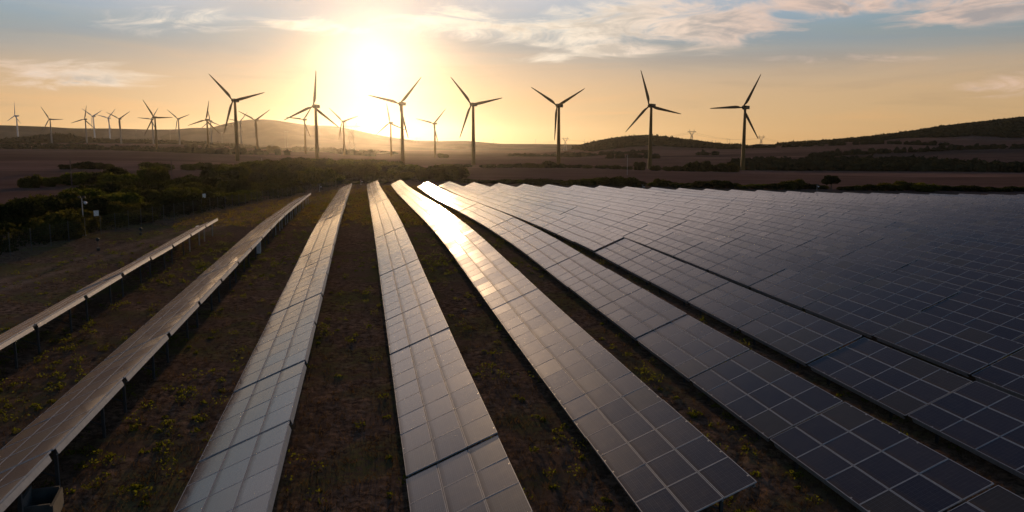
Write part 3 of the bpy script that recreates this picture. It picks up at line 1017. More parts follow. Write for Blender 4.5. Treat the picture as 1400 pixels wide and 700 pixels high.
def leaf_cloud(lobes, n, size, core=0.80, seed=0):
    """Leaf-sized faces spread through the outer shell of several lobes, over a lumpy inner core added to block light."""
    r = np.random.default_rng(seed)
    V, F = [], []
    tot = sum(l[3] * l[4] for l in lobes)
    for (x, y, z, rr, rz) in lobes:
        k = max(20, int(n * rr * rz / tot))
        for _ in range(k):
            d = r.normal(size=3)
            d /= np.linalg.norm(d)
            if d[2] < -0.35: d[2] *= -0.6
            q = 1.0 - abs(r.normal(0, 0.13))
            if r.random() < 0.10: q = 1.0 + r.random() * 0.14
            p = np.array([x, y, z]) + d * np.array([rr, rr, rz]) * q
            if p[2] < 0.02: continue
            nn = d * 0.8 + r.normal(size=3) * 0.75
            nn /= np.linalg.norm(nn)
            a = np.cross(nn, r.normal(size=3)); a /= np.linalg.norm(a)
            b = np.cross(nn, a)
            s = size * (0.6 + 0.8 * r.random())
            i0 = len(V)
            V += [p - a * s, p - b * s * 0.55, p + a * s, p + b * s * 0.55]
            F.append((i0, i0 + 1, i0 + 2, i0 + 3))
        if core:  # solid core added inside so that light does not pass through
            bm = bmesh.new()
            bmesh.ops.create_icosphere(bm, subdivisions=2, radius=1.0)
            i0 = len(V)
            for v in bm.verts:
                c = np.array(v.co)
                wv = core * (1 + 0.16 * math.sin(5 * c[0] + seed) * math.cos(4 * c[1] + x * 3) + r.normal(0, 0.07))
                V.append(np.array([x, y, z]) + c * np.array([rr, rr, rz]) * wv)
            F += [tuple(i0 + v.index for v in f.verts) for f in bm.faces]
            bm.free()
    return [tuple(map(float, p)) for p in V], F


def shrub_lobes(r, squat=0.75, n=7):
    L = [(0, 0, 0.42 * squat, 0.62, 0.55 * squat)]
    for k in range(n):
        a = 2 * math.pi * (k + r.random()) / n
        q = 0.35 + 0.32 * r.random()
        s = 0.30 + 0.20 * r.random()
        L.append((q * math.cos(a), q * math.sin(a), (0.30 + 0.42 * r.random()) * squat, s, s * (0.75 + 0.3 * r.random())))
    return L


def crown_mesh(seed, n, size, mat, squat=0.75, core=0.80, lobes=None):
    r = np.random.default_rng(100 + seed)
    V, F = leaf_cloud(lobes or shrub_lobes(r, squat, 6 + seed % 3), n, size, core, seed)
    me = bpy.data.meshes.new('crown')
    me.from_pydata(V, [], F)
    me.materials.append(mat)
    return me


def stems_mesh(seed):
    r = np.random.default_rng(300 + seed)
    mb = MB()
    for k in range(4):
        a = r.random() * 6.28
        p = Vector((0.10 * math.cos(a), 0.10 * math.sin(a), -0.15))
        for s in range(3):
            q = p + Vector((0.10 * math.cos(a) + r.normal(0, 0.03), 0.10 * math.sin(a) + r.normal(0, 0.03), 0.18))
            mb.tube(p, q, 0.035 - 0.008 * s, 0.028 - 0.008 * s, 6)
            p = q
    return mb.mesh('stems', [M_BARK])


SHRUB = [(crown_mesh(i, 2600, 0.062, M_LEAF[(0, 1, 0, 2, 1, 0, 2, 1)[i]], (0.72, 0.85, 0.62, 0.95, 0.75, 0.68, 0.8, 0.9)[i]), stems_mesh(i)) for i in range(8)]
SHRUB_FAR = [crown_mesh(20 + i, 700, 0.115, M_LEAF[(1, 0, 1, 0)[i]], (0.75, 0.9, 0.7, 1.0)[i]) for i in range(4)]
n_shrub = 0


def extent(me):
    co = np.array([v.co[:] for v in me.vertices])
    return float(np.percentile(np.hypot(co[:, 0], co[:, 1]), 96)), float(np.percentile(co[:, 2], 99))


SIZE = {me.name: extent(me) for me in [p[0] for p in SHRUB] + SHRUB_FAR}


def shrub(X, Y, radius, height, label, group, proto=None, far=False, cat='shrub', name='shrub'):
    global n_shrub
    n_shrub += 1
    z = float(ground_z(X, Y)) - 0.12
    i = random.randrange(len(SHRUB)) if proto is None else proto
    er, ez = SIZE[(SHRUB_FAR[i % len(SHRUB_FAR)] if far else SHRUB[i][0]).name]
    sc = (radius / er * random.uniform(0.9, 1.1), radius / er * random.uniform(0.9, 1.1), (height + 0.12) / ez)
    if far:
        o = link(name, SHRUB_FAR[i % len(SHRUB_FAR)], None, (X, Y, z), (0, 0, random.random() * 6.28))
        o.scale = sc
        return tag(o, label, cat, group)
    o = empty(name, (X, Y, z), (0, 0, random.random() * 6.28))
    o.scale = sc
    tag(o, label, cat, group)
    link('crown', SHRUB[i][0], o)
    link('stems', SHRUB[i][1], o)
    return o


# clumps that stand by themselves in the fields, from the photograph: (pixel x of the middle, pixel y of the foot, width, height in pixels, label)
for (px, py, wp, hp, lab) in [
    (90, 231.5, 24, 7, 'low dark shrub at the left end of a lone clump in the brown field'),
    (112, 231.5, 30, 10, 'tallest rounded shrub in the middle of a lone clump in the brown field'),
    (139, 231.5, 28, 8.5, 'low dark shrub at the right end of a lone clump in the brown field'),
    (206, 233, 40, 10.5, 'solitary dome-shaped shrub between two clumps in the brown field'),
    (257, 233, 24, 8.5, 'small shrub at the left end of the field clump below the first turbine'),
    (276, 232.5, 22, 10, 'upright shrub in the middle of the field clump below the first turbine'),
    (297, 232, 24, 8, 'low shrub at the right end of the field clump below the first turbine'),
    (39, 257, 26, 17, 'dark upright shrub at the left end of the thicket at field edge'),
    (62, 255.5, 30, 13, 'low spreading shrub second from the left along the thicket at field edge'),
    (92, 254, 40, 17, 'wide dark shrub beside the nearer timber utility pole'),
    (121, 252, 34, 16, 'rounded dark shrub just right of the nearer timber utility pole'),
    (152, 249, 36, 20, 'tallest dark shrub of the thicket at field edge'),
    (318, 253, 46, 27, 'large fresh green bush standing taller than the thicket around it'),
    (271, 262, 42, 18, 'broad olive bush behind the wire fence near its small white plate'),
    (129, 275, 58, 24, 'wide olive bush behind the security camera pole'),
    (372, 209, 18, 9, 'small round bush in front of the third golden turbine'),
    (605, 216, 14, 6, 'small round bush just right of the last golden turbine'),
]:
    p = hit(px, py)
    d_ = p[1]
    shrub(p[0], d_ + wp * d_ / FOC * 0.3, 0.5 * wp * d_ / FOC * 1.08, hp * d_ / FOC * 1.0, lab, 'shrubs and bushes', (3 if 'fresh' in lab else None))

# the maquis beyond the fence
POLY = [(-60, 296), (0, 287), (48, 289), (95, 281), (130, 272), (172, 260), (250, 254), (305, 249), (340, 241), (370, 234), (405, 226), (440, 222), (480, 224), (520, 231), (560, 237), (620, 243), (640, 248), (560, 249), (500, 251.5), (420, 262.5),
        (350, 279), (210, 303), (130, 317), (0, 350), (-60, 366)]
pts = []
tries = 0
while len(pts) < 165 and tries < 60000:
    tries += 1
    Y = 55 + 400 * random.random() ** 1.5
    X = random.uniform(-0.75, 0.0) * Y + random.uniform(-4, 4)
    if X > -44.5 and Y < 226: continue
    p = (X, Y, float(ground_z(X, Y)))
    q = proj(p)
    if not inside(q[:2], POLY): continue
    sp = 3.7 + 0.014 * Y + (0.0 if Y < 220 else 2.2)
    if any((X - a) ** 2 + (Y - b) ** 2 < sp * sp for a, b in pts): continue
    pts.append((X, Y))
print('maquis shrubs', len(pts), tries)
for X, Y in pts:
    sp = 3.7 + 0.014 * Y + (0.0 if Y < 220 else 2.2)
    rad = sp * random.uniform(0.36, 0.70)
    edge = abs(X + 44.5) < 4 or Y < 95
    hgt = rad * random.uniform(0.65, 1.1) * (0.75 if edge else 1.0) * random.choice((0.55, 0.7, 1.0, 1.0, 1.0, 1.45))
    shrub(X, Y, rad, min(max(hgt, 0.9), 2.6 if Y < 130 else 4.6), 'rounded evergreen shrub crowded among others in the thicket beyond the wire fence', 'thicket shrubs beyond the wire fence')

# shrubs and one tree behind the far ends of the solar rows
for k, (px, py, wp) in enumerate([(640, 249.5, 24), (662, 249, 26), (690, 248, 26), (706, 246.5, 26), (734, 244.5, 36), (758, 246, 30), (786, 246.2, 32), (806, 244, 30), (829, 242.6, 34), (851, 242.2, 34), (868, 246, 26), (893, 249, 16), (905, 245, 20),
                                  (930, 250, 26), (948, 250, 26), (966, 247, 28), (984, 246.6, 30), (999, 250, 24), (1016, 253, 24), (1036, 251.5, 26), (1058, 251.5, 26), (1084, 245.5, 28), (1101, 250.5, 26), (1120, 254, 24),
                                  (1160, 256, 22), (1178, 253.5, 26), (1198, 252.5, 28), (1218, 250.5, 30), (1240, 248, 34), (1262, 251, 30), (1284, 253.5, 26), (1304, 254, 26), (1322, 253.5, 30), (1344, 256, 26), (1366, 257, 28), (1388, 256.5, 28), (1412, 258, 28), (1440, 258, 30)]):
    d_ = 246 - 0.022 * max(0, px - 640) + random.uniform(-4, 4)
    top = at(px, py, d_)
    g = float(ground_z(top[0], d_))
    shrub(top[0], d_, 0.60 * wp * d_ / FOC, max(1.2, top[2] - g), f'dark shrub behind the row ends, {ORD[k + 1] if k < 35 else "last but " + ("two", "one", "none")[k - 35]} along the hedge from left', 'hedge shrubs behind the solar rows')

# the shrubs along the field edge at the feet of the large turbines
for k, (px, top, wp) in enumerate([(610, 226.5, 20), (632, 226, 22), (668, 225.5, 22), (690, 224.5, 20), (708, 223.8, 20), (724, 223, 18), (738, 224.5, 16), (751, 220.5, 20), (768, 224, 18), (786, 226, 18), (803, 227, 18), (823, 227.5, 20), (841, 226, 18),
                                   (858, 228, 14), (875, 221.5, 15), (897, 226.5, 16), (914, 228, 18), (930, 227, 18), (946, 222.5, 20), (960, 220.5, 22), (978, 225, 22), (996, 223.5, 24)]):
    d_ = 488 + 0.11 * max(0, px - 770) + random.uniform(-6, 6)
    tp = at(px, top, d_)
    g = float(ground_z(tp[0], d_))
    shrub(tp[0], d_, 0.56 * wp * d_ / FOC, max(2.0, tp[2] - g), f'small dark shrub at the feet of the large turbines, {ORD[k + 1]} from the left', 'field-edge shrubs by the large turbines', far=True)

# one tree on a visible trunk
p = at(1137, 239, 238)
g = float(ground_z(p[0], 238))
root = tag(empty('tree', (p[0], 238, g)), 'lone round-headed tree on a short trunk behind the solar rows', 'tree')
hh = p[2] - g
r_ = np.random.default_rng(5)
lob = [(0, 0, hh * 0.62, 2.1, 1.3), (1.4, 0.3, hh * 0.56, 1.5, 1.0), (-1.5, -0.2, hh * 0.52, 1.5, 1.1), (0.2, 1.2, hh * 0.68, 1.5, 1.0), (0.4, -1.2, hh * 0.74, 1.3, 0.9), (-0.7, 0.4, hh * 0.80, 1.3, 0.8)]
link('crown', crown_mesh(40, 1600, 0.22, M_LEAF[1], lobes=lob), root)
mb = MB()
mb.tube((0, 0, -0.5), (0.1, 0, hh * 0.4), 0.22, 0.16, 8)
for a in (0.4, 2.4, 4.4):
    mb.tube((0.1, 0, hh * 0.36), (math.cos(a) * 1.2, math.sin(a) * 1.2, hh * 0.66), 0.12, 0.05, 6)
mb.build('trunk', [M_BARK], root)


def mass(name, label, spots, mat=None):
    """A wood or hedge too far off to tell its plants apart: SPOTS are (x, y, radius, height)."""
    V, F = [], []
    base = bmesh.new()
    bmesh.ops.create_icosphere(base, subdivisions=2, radius=1.0)
    bv = np.array([v.co[:] for v in base.verts])
    bf = [tuple(v.index for v in f.verts) for f in base.faces]
    base.free()
    for (x, y, rad, h) in spots:
        g = float(ground_z(x, y))
        ph = rng.random(3) * 6.28
        k = 1 + 0.15 * np.sin(3.1 * bv[:, 0] + ph[0]) + 0.15 * np.sin(3.7 * bv[:, 1] + ph[1]) + 0.12 * np.sin(5 * bv[:, 2] + ph[2]) + rng.normal(0, 0.10, len(bv))
        q = bv * k[:, None] * np.array([rad, rad, h * 0.62]) + np.array([x, y, g + h * 0.42])
        i0 = len(V)
        V += q.tolist()
        F += [tuple(i0 + i for i in f) for f in bf]
        for _ in range(14):
            c = q[rng.integers(len(q))]
            s = rad * 0.22
            a, b = rng.normal(size=3) * s, rng.normal(size=3) * s
            i0 = len(V)
            V += [(c - a).tolist(), (c - b * 0.6).tolist(), (c + a).tolist(), (c + b * 0.6).tolist()]
            F.append((i0, i0 + 1, i0 + 2, i0 + 3))
    me = bpy.data.meshes.new(name)
    me.from_pydata(V, [], F)
    me.materials.append(mat or M_WOODS)
    return tag(link(name, me), label, kind='stuff')


def hedge_line(px_pts, height, spacing, depth=0.0):
    """Spots along a line of photo pixels (feet of the plants) laid on the ground."""
    out_ = []
    G = [hit(*p) for p in px_pts]
    G = [g for g in G if g is not None]
    for a, b in zip(G, G[1:]):
        n = max(1, int(np.linalg.norm(b[:2] - a[:2]) / spacing))
        for k in range(n):
            p = a + (b - a) * ((k + random.random() * 0.7) / n)
            if random.random() < 0.08: continue
            out_.append((p[0] + random.gauss(0, spacing * 0.2), p[1] + random.gauss(0, spacing * 0.2) + random.random() * depth, spacing * random.uniform(0.55, 0.95), height * random.uniform(0.6, 1.3)))
    return out_


def fill(poly, spacing, height, n=4000, far=4000):
    """Spots spread over a photo-pixel polygon of visible ground."""
    xs, ys = [p[0] for p in poly], [p[1] for p in poly]
    out_ = []
    for _ in range(n):
        x, y = random.uniform(min(xs), max(xs)), random.uniform(min(ys), max(ys))
        if not inside((x, y), poly): continue
        p = hit(x, y, far)
        if p is None: continue
        if any((p[0] - a[0]) ** 2 + (p[1] - a[1]) ** 2 < spacing ** 2 for a in out_): continue
        out_.append((p[0], p[1], spacing * random.uniform(0.65, 1.0), height * random.uniform(0.7, 1.3)))
    return out_


spots = []
for _ in range(4000):                                     # wood on the left-hand rise behind the third row of turbines
    Y = random.uniform(1480, 1760)
    px = random.uniform(-120, 330)
    X = (px - 700) / FOC * Y
    if any((X - a[0]) ** 2 + (Y - a[1]) ** 2 < 81 for a in spots): continue
    hgt = 5 + (7 * math.exp(-((px - 85) / 42) ** 2) if px > 0 else 4)
    spots.append((X, Y, random.uniform(6, 10), hgt * random.uniform(0.7, 1.25)))
mass('woods', 'dark wood on the low rise behind the grey turbines', spots)
mass('hedge_vegetation', 'dark hedge lines dividing the brown fields towards the left',
     hedge_line([(-60, 203.5), (0, 203.5), (60, 204), (120, 204.5), (180, 206), (230, 208), (290, 210.5), (350, 211.5), (390, 212)], 5.0, 5.5, 12)
     + hedge_line([(0, 199.5), (60, 199.5), (130, 200.5)], 3.5, 6, 10) + hedge_line([(250, 202), (320, 203), (400, 205), (470, 208), (540, 211)], 4.0, 7, 8)
     + hedge_line([(400, 208), (415, 206), (440, 207), (470, 211), (510, 214)], 6.5, 5, 20))
spots = []
for _ in range(9000):                                     # the wooded hill in the middle
    Y = random.uniform(1180, 1640)
    px = random.uniform(772, 1010)
    X = (px - 700) / FOC * Y
    g = float(ground_z(X, Y))
    low = -1.5 if px < 900 else 3.0
    if g < low + 3.0 * math.sin(px * 0.05): continue
    if any((X - a[0]) ** 2 + (Y - a[1]) ** 2 < 64 for a in spots): continue
    spots.append((X, Y, random.uniform(5, 8.5), random.uniform(2.6, 4.6)))
mass('hill_woods', 'dense dark scrub covering the rounded hill in the middle', spots)
spots = []
for _ in range(14000):                                    # the wooded crest on the right
    Y = random.uniform(1020, 1520)
    px = random.uniform(1040, 1560)
    X = (px - 700) / FOC * Y
    g = float(ground_z(X, Y))
    qy = proj((X, Y, g))[1]
    if qy > np.interp(px, [1040, 1075, 1140, 1210, 1270, 1330, 1400, 1560], [200, 200, 196, 191.0, 187.5, 186.5, 188.5, 190]) + 0.8 * math.sin(px * 0.07) or qy < 100: continue
    if any((X - a[0]) ** 2 + (Y - a[1]) ** 2 < 49 for a in spots): continue
    spots.append((X, Y, random.uniform(4.5, 7.5), random.uniform(2.6, 5.0)))
mass('crest_woods', 'dark wood covering the hill crest on the right', spots)
mass('hillside_hedges', 'dark hedge lines crossing the brown hillside on the right',
     hedge_line([(1075, 201.5), (1130, 199.5), (1180, 197.5), (1215, 196.8), (1260, 198.5), (1298, 199)], 4.5, 5, 8)
     + hedge_line([(1110, 219), (1150, 213), (1200, 210.5), (1260, 208), (1310, 205.5), (1350, 204), (1400, 203), (1460, 202)], 4.6, 4.5, 10)
     + hedge_line([(985, 204), (1020, 203), (1060, 202)], 4, 6, 10) + hedge_line([(955, 212.5), (985, 212)], 4, 5, 8) + hedge_line([(835, 217), (870, 216), (900, 217)], 5.0, 5, 14)
     + hedge_line([(770, 213), (800, 214), (840, 211), (900, 209.5)], 3.5, 6, 12) + hedge_line([(700, 214), (760, 214), (790, 215)], 3.5, 7, 10))
mass('valley_woods', 'dark band of bushes along the foot of the right-hand hill',
     fill([(1000, 232.5), (1004, 224), (1050, 222), (1110, 224), (1150, 221), (1200, 222), (1240, 220), (1290, 225), (1340, 228), (1400, 230.5), (1480, 232), (1480, 236), (1400, 235.5), (1200, 234), (1090, 233.5)], 4.2, 4.2, 5000))
lowv = []
for _ in range(26000):
    Y = 52 + 400 * random.random() ** 1.6
    X = random.uniform(-0.78, 0.02) * Y
    if X > -43.3 and Y < 222: continue
    g = float(ground_z(X, Y))
    if not inside(proj((X, Y, g))[:2], POLY): continue
    lowv.append((X, Y, g))


def quads_object(name, label, V, mat, nv):
    """Links faces of NV corners each (V: faces x corners x 3) as one mesh of kind stuff."""
    n = len(V)
    me = bpy.data.meshes.new(name)
    me.vertices.add(n * nv)
    me.vertices.foreach_set('co', V.astype(np.float32).ravel())
    me.loops.add(n * nv)
    me.loops.foreach_set('vertex_index', np.arange(n * nv, dtype=np.int32))
    me.polygons.add(n)
    me.polygons.foreach_set('loop_start', np.arange(0, n * nv, nv, dtype=np.int32))
    me.update(calc_edges=True)
    me.materials.append(mat)
    return tag(link(name, me), label, kind='stuff')


def unit(a):
    return a / (np.linalg.norm(a, axis=1, keepdims=True) + 1e-9)


def leaf_stuff(name, label, spots, mat, size, n, spread, tall):
    S = np.repeat(np.array(spots, float), n, 0)
    N = len(S)
    k = np.repeat(np.clip(rng.lognormal(-0.15, 0.5, len(spots)), 0.35, 2.4), n)
    a = rng.random(N) * 6.283
    q = spread * k * np.sqrt(rng.random(N))
    hgt = tall * k * rng.random(N) * (1 - 0.5 * q / (spread * k))
    C = S + np.stack([q * np.cos(a), q * np.sin(a), hgt], 1)
    u = unit(rng.normal(size=(N, 3)))
    w_ = unit(np.cross(u, rng.normal(size=(N, 3))))
    s = (size * (0.6 + 0.8 * rng.random(N)))[:, None]
    return quads_object(name, label, np.stack([C - u * s, C - w_ * s * 0.5, C + u * s, C + w_ * s * 0.5], 1), mat, 4)


leaf_stuff('undergrowth', 'low tangled undergrowth filling the ground between the shrubs', lowv, M_LEAF[1], 0.20, 8, 1.0, 0.55)

# weeds and dry grass between the rows
wd, gr = [], []
knots = [(random.uniform(-75, 60), random.uniform(14, 190), random.uniform(1.5, 7)) for _ in range(230)]
for _ in range(60000):
    if len(wd) >= 5600: break
    kx, ky, ks = random.choice(knots)
    u, v = kx * 0.75 + random.gauss(0, ks), ky + random.gauss(0, ks * 1.6)
    X, Y = uv(u, v)
    if X < -38 or Y < 8: continue
    q = proj((X, Y, float(ground_z(X, Y))))
    if not (-150 < q[0] < 1550 and q[1] < 900): continue
    wd.append((X, Y, float(ground_z(X, Y)) - 0.02))
for _ in range(90000):
    if len(gr) >= 26000: break
    Y = 12 + 85 * random.random() ** 1.6
    X = random.uniform(-0.70, 0.68) * (Y + 4)
    gr.append((X, Y, float(ground_z(X, Y)) - 0.02))
leaf_stuff('green_weeds', 'yellow-green weeds scattered over the ground between the rows', wd, M_WEED, 0.050, 34, 0.27, 0.30)

st = []  # tufts added to give the far ground a golden glow
for _ in range(40000):
    if len(st) >= 4500: break
    v = 95 + 122 * random.random()
    u = random.uniform(-30, 26)
    X, Y = uv(u, v)
    if X < -41.5 or random.random() > 0.25 + 0.75 * (0.5 + 0.5 * math.sin(u * 0.8 + 3 * math.sin(v * 0.07)) * math.cos(v * 0.11 + u * 0.3)): continue
    st.append((X, Y, float(ground_z(X, Y)) - 0.02))
leaf_stuff('glow_grass', 'dry grass tufts between the far rows, coloured to imitate golden glare', st, M_STRAW, 0.075, 14, 0.42, 0.34)


def blades(name, label, spots, mat):
    n = 6
    S = np.repeat(np.array(spots, float), n, 0)
    N = len(S)
    k = np.repeat(rng.uniform(0.6, 1.5, len(spots)), n)
    a = rng.random(N) * 6.283
    P = S + np.concatenate([rng.normal(0, 0.16, (N, 2)), np.zeros((N, 1))], 1)
    T = P + np.stack([rng.normal(0, 0.10, N), rng.normal(0, 0.10, N), rng.uniform(0.06, 0.20, N) * k], 1)
    D_ = np.stack([np.cos(a), np.sin(a), np.zeros(N)], 1) * (0.008 + 0.008 * rng.random(N))[:, None]
    return quads_object(name, label, np.stack([P - D_, P + D_, T], 1), mat, 3)


blades('dry_grass', 'short dry grass on the brown ground between the rows', gr, M_GRASS)

# ------------------------------------------------------------------ the fence and what stands along it


def fence(a, b, label, corner=False):
    a, b = np.array(a, float), np.array(b, float)
    L = np.linalg.norm(b - a)
    n = int(L / 3.0)
    root = tag(empty('wire_fence', (a[0], a[1], float(ground_z(*a)))), label, 'fence')
    o3 = np.array(root.location)
    mpost = MB().tube((0, 0, -0.3), (0, 0, 1.95), 0.028, n=6).box((0, 0, 1.96), (0.07, 0.07, 0.03)).mesh('post', [M_WIRE])
    tops = []
    for k in range(n + 1):
        p = a + (b - a) * k / n
        z = float(ground_z(*p))
        link('post', mpost, root, (p[0] - o3[0], p[1] - o3[1], z - o3[2]))
        tops.append(np.array([p[0], p[1], z]) - o3)
    mb = MB()
    for p, q in zip(tops, tops[1:]):
        for k in range(9):
            h = np.array([0, 0, 0.12 + 0.22 * k])
            mb.tube(p + h, q + h, 0.0045, n=3, cap=False)
        for j in range(10):
            c = p + (q - p) * (j + 0.5) / 10
            mb.tube(c + np.array([0, 0, 0.10]), c + np.array([0, 0, 1.9]), 0.004, n=3, cap=False)
    mb.build('wire_mesh', [M_WIRE], root)


fence((FENCE_X + 0.6, 48), (FENCE_X, 219), 'tall wire mesh fence on thin posts along the thicket and dirt track')
fence((FENCE_X, 219.5), (96, 209), 'tall wire mesh fence closing off the far ends of the rows')

for px, py, lab in ((131.5, 291.5, 'small white plate on the wire fence close to the security camera pole'), (279, 267.6, 'small white plate farther along the wire fence, beside the olive bush')):
    d_ = ray(px, py)
    s = (FENCE_X + 0.45) / d_[0]
    p = CAM + d_ * s
    mb = MB().box((0, 0, 0), (0.025, 0.55, 0.55)).box((0.015, 0, 0.18), (0.012, 0.06, 0.03)).box((0.015, 0, -0.18), (0.012, 0.06, 0.03))
    o_ = link('fence_sign', mb.mesh('fence_sign', [M_WHITE]), None, p, (0, 0, R(-25)))
    tag(o_, lab, 'sign', 'white plates on the fence')


def camera_pole(px, base_y, top_y, label, proto=None, dist=None):
    p = hit(px, base_y) if dist is None else np.array([*at(px, base_y, dist)[:2], 0])
    p[2] = float(ground_z(p[0], p[1]))
    hgt = at(px, top_y, p[1])[2] - p[2]
    root = tag(empty('camera_pole', p, (0, 0, R(20))), label, 'camera pole', 'security camera poles')
    MB().tube((0, 0, -0.4), (0, 0, hgt), 0.055, 0.045, 10).box((0, 0, 0.03), (0.3, 0.3, 0.06)).build('pole', [M_STEEL], root)
    k = MB()
    for sx in (-0.22, 0.20):
        k.box((sx, -0.06, hgt + 0.10), (0.26, 0.20, 0.17))
        k.box((sx, -0.17, hgt + 0.12), (0.28, 0.03, 0.20))
    k.box((0, 0, hgt + 0.02), (0.62, 0.07, 0.05))
    k.build('floodlight', [M_DARK], root)
    arm = MB().tube((0, 0, hgt - 0.32), (0.26, -0.08, hgt - 0.30), 0.025, n=6).build('bracket', [M_STEEL], root)
    bm = bmesh.new()
    bmesh.ops.create_uvsphere(bm, u_segments=16, v_segments=10, radius=0.17)
    for v in bm.verts:
        if v.co.z > 0: v.co.z *= 0.75
    me = bpy.data.meshes.new('dome_camera')
    bm.to_mesh(me); bm.free()
    me.materials.append(M_LENS)
    me.polygons.foreach_set('use_smooth', [True] * len(me.polygons))
    link('dome_camera', me, root, (0.32, -0.12, hgt - 0.45))
    return root


camera_pole(115.5, 322, 271, 'thin grey pole with floodlights and white dome camera beside the dirt track')
camera_pole(437, 262, 252.5, 'small camera pole by the fence between second and third panel rows')
camera_pole(493.5, 252.5, 246, 'small camera pole at the fence corner, beyond the fourth row')
camera_pole(878.5, 262, 253.0, 'small camera pole poking above the panels in front of the dark hedge', dist=205)
camera_pole(1116.5, 266, 252.5, 'small camera pole behind the panels just left of the lone tree', dist=190)

for px, by, ty, lab in ((134.5, 343, 325, 'short post with dark round sensor head on the track, nearer one'), (192.5, 321.5, 311, 'short post with dark round sensor head on the track, farther one')):
    p = hit(px, by)
    hgt = at(px, ty, p[1])[2] - p[2]
    root = tag(empty('sensor_post', p), lab, 'sensor post', 'sensor posts beside the dirt track')
    MB().tube((0, 0, -0.2), (0, 0, hgt - 0.2), 0.03, n=8).build('pole', [M_WIRE], root)
    mb = MB()
    for z0, z1, r0, r1 in ((hgt - 0.32, hgt - 0.24, 0.07, 0.15), (hgt - 0.24, hgt - 0.08, 0.15, 0.15), (hgt - 0.08, hgt, 0.15, 0.06)):
        mb.tube((0, 0, z0), (0, 0, z1), r0, r1, 14)
    mb.build('sensor_head', [M_DARK], root, True)
    MB().box((0, 0, 0.12), (0.20, 0.20, 0.28)).box((0, 0, 0.27), (0.24, 0.24, 0.03)).build('base_box', [M_DARK], root)

for px, by, wpx, hpx, lab in ((354, 347.5, 8.5, 20, 'pale grey electrical cabinet under the high edge of the second row'), (272, 316, 10, 6, 'low pale electrical cabinet under the far end of the first row')):
    p = hit(px, by)
    wv, hv = wpx * p[1] / FOC, hpx * p[1] / FOC
    root = tag(empty('electrical_cabinet', p, (0, 0, -ROW_AZ)), lab, 'cabinet')
    MB().box((0, 0, hv / 2 + 0.06), (wv * 0.55, wv, hv - 0.06)).box((0, 0, hv + 0.06), (wv * 0.65, wv * 1.1, 0.05)).build('body', [M_WHITE], root)
    MB().box((wv * 0.275 + 0.012, 0, hv / 2 + 0.06), (0.02, wv * 0.86, hv * 0.82)).build('door', [M_WHITE], root)
    MB().box((0, 0, 0.0), (wv * 0.7, wv * 1.15, 0.14)).build('plinth', [M_CONC], root)

p = hit(58, 706)
root = tag(empty('concrete_pit', p, (0, 0, -ROW_AZ + R(8))), 'open grey concrete cable pit on the ground under the second row', 'cable pit')
for c, s in (((-0.38, 0, 0.3), (0.07, 1.25, 0.75)), ((0.38, 0, 0.22), (0.07, 1.25, 0.6)), ((0, 0.59, 0.25), (0.69, 0.07, 0.66)), ((0, -0.59, 0.25), (0.69, 0.07, 0.66))):
    MB().box(c, s).build('wall', [M_CONC], root)
MB().box((0, 0, 0.0), (0.69, 1.1, 0.08)).build('floor', [M_CONC], root)

# ------------------------------------------------------------------ poles, pylons and lines far off


def mast(px, base_y, top_y, r, mat, name, label, arm=None, group=None, dist=None, cat='pole'):
    if dist is None:
        p = hit(px, base_y)
    else:
        q = at(px, base_y, dist)
        p = np.array([q[0], q[1], float(ground_z(q[0], q[1]))])
    hgt = at(px, top_y, p[1])[2] - p[2]
    root = tag(empty(name, p), label, cat, group)
    MB().tube((0, 0, -0.6), (0, 0, hgt), r, r * 0.75, 8).build('shaft', [mat], root)
    if arm:
        MB().box((0, 0, hgt - arm * 0.35), (arm * 2, r * 1.3, r * 1.3)).build('crossarm', [mat], root)
        k = MB()
        for s in (-0.9, 0, 0.9):
            k.tube((arm * s, 0, hgt - arm * 0.3), (arm * s, 0, hgt - arm * 0.3 + r * 3), r * 0.5, n=6)
        k.build('insulator', [M_WHITE], root)
    return root


mast(98.5, 256, 216, 0.13, M_WOOD, 'utility_pole', 'dark timber utility pole standing taller in the thicket at the field edge', group='timber poles in the fields')
mast(235.5, 247, 218, 0.12, M_WOOD, 'utility_pole', 'dark timber utility pole between the lone dome shrub and field clump', group='timber poles in the fields')
mast(358.5, 231, 216, 0.10, M_STEEL, 'marker_mast', 'thin pale mast among bushes between the first and second large turbines', group='thin pale masts')
mast(857.5, 239.5, 212, 0.10, M_STEEL, 'marker_mast', 'thin pale mast in the field just left of the sixth large turbine', group='thin pale masts')
mast(1132.5, 225, 216, 0.14, M_STEEL, 'marker_mast', 'thin pale mast in front of the dark bushes at the hill foot', group='thin pale masts')
for k, (px, ty, d_) in enumerate([(187, 178.5, 2600), (197.5, 180, 2600), (233.5, 178.5, 2500), (304, 181.5, 2400), (390, 180, 2500), (393.5, 180, 2500), (570, 187, 3000), (574.5, 187, 3000), (661.5, 188.5, 3200), (674.5, 190, 3200),
                                  (732, 190.5, 3200), (798.5, 190, 3000), (807.5, 191, 3000), (973.5, 191.5, 2500), (978, 192, 2500), (994, 189.5, 2500), (997.5, 190, 2500)]):
    mast(px, 200, ty, 0.42, M_LATTICE, 'power_pole', f'faint slender power pole on the horizon, {ORD[k + 1]} counted from the left', 2.2, 'power poles along the horizon', d_)


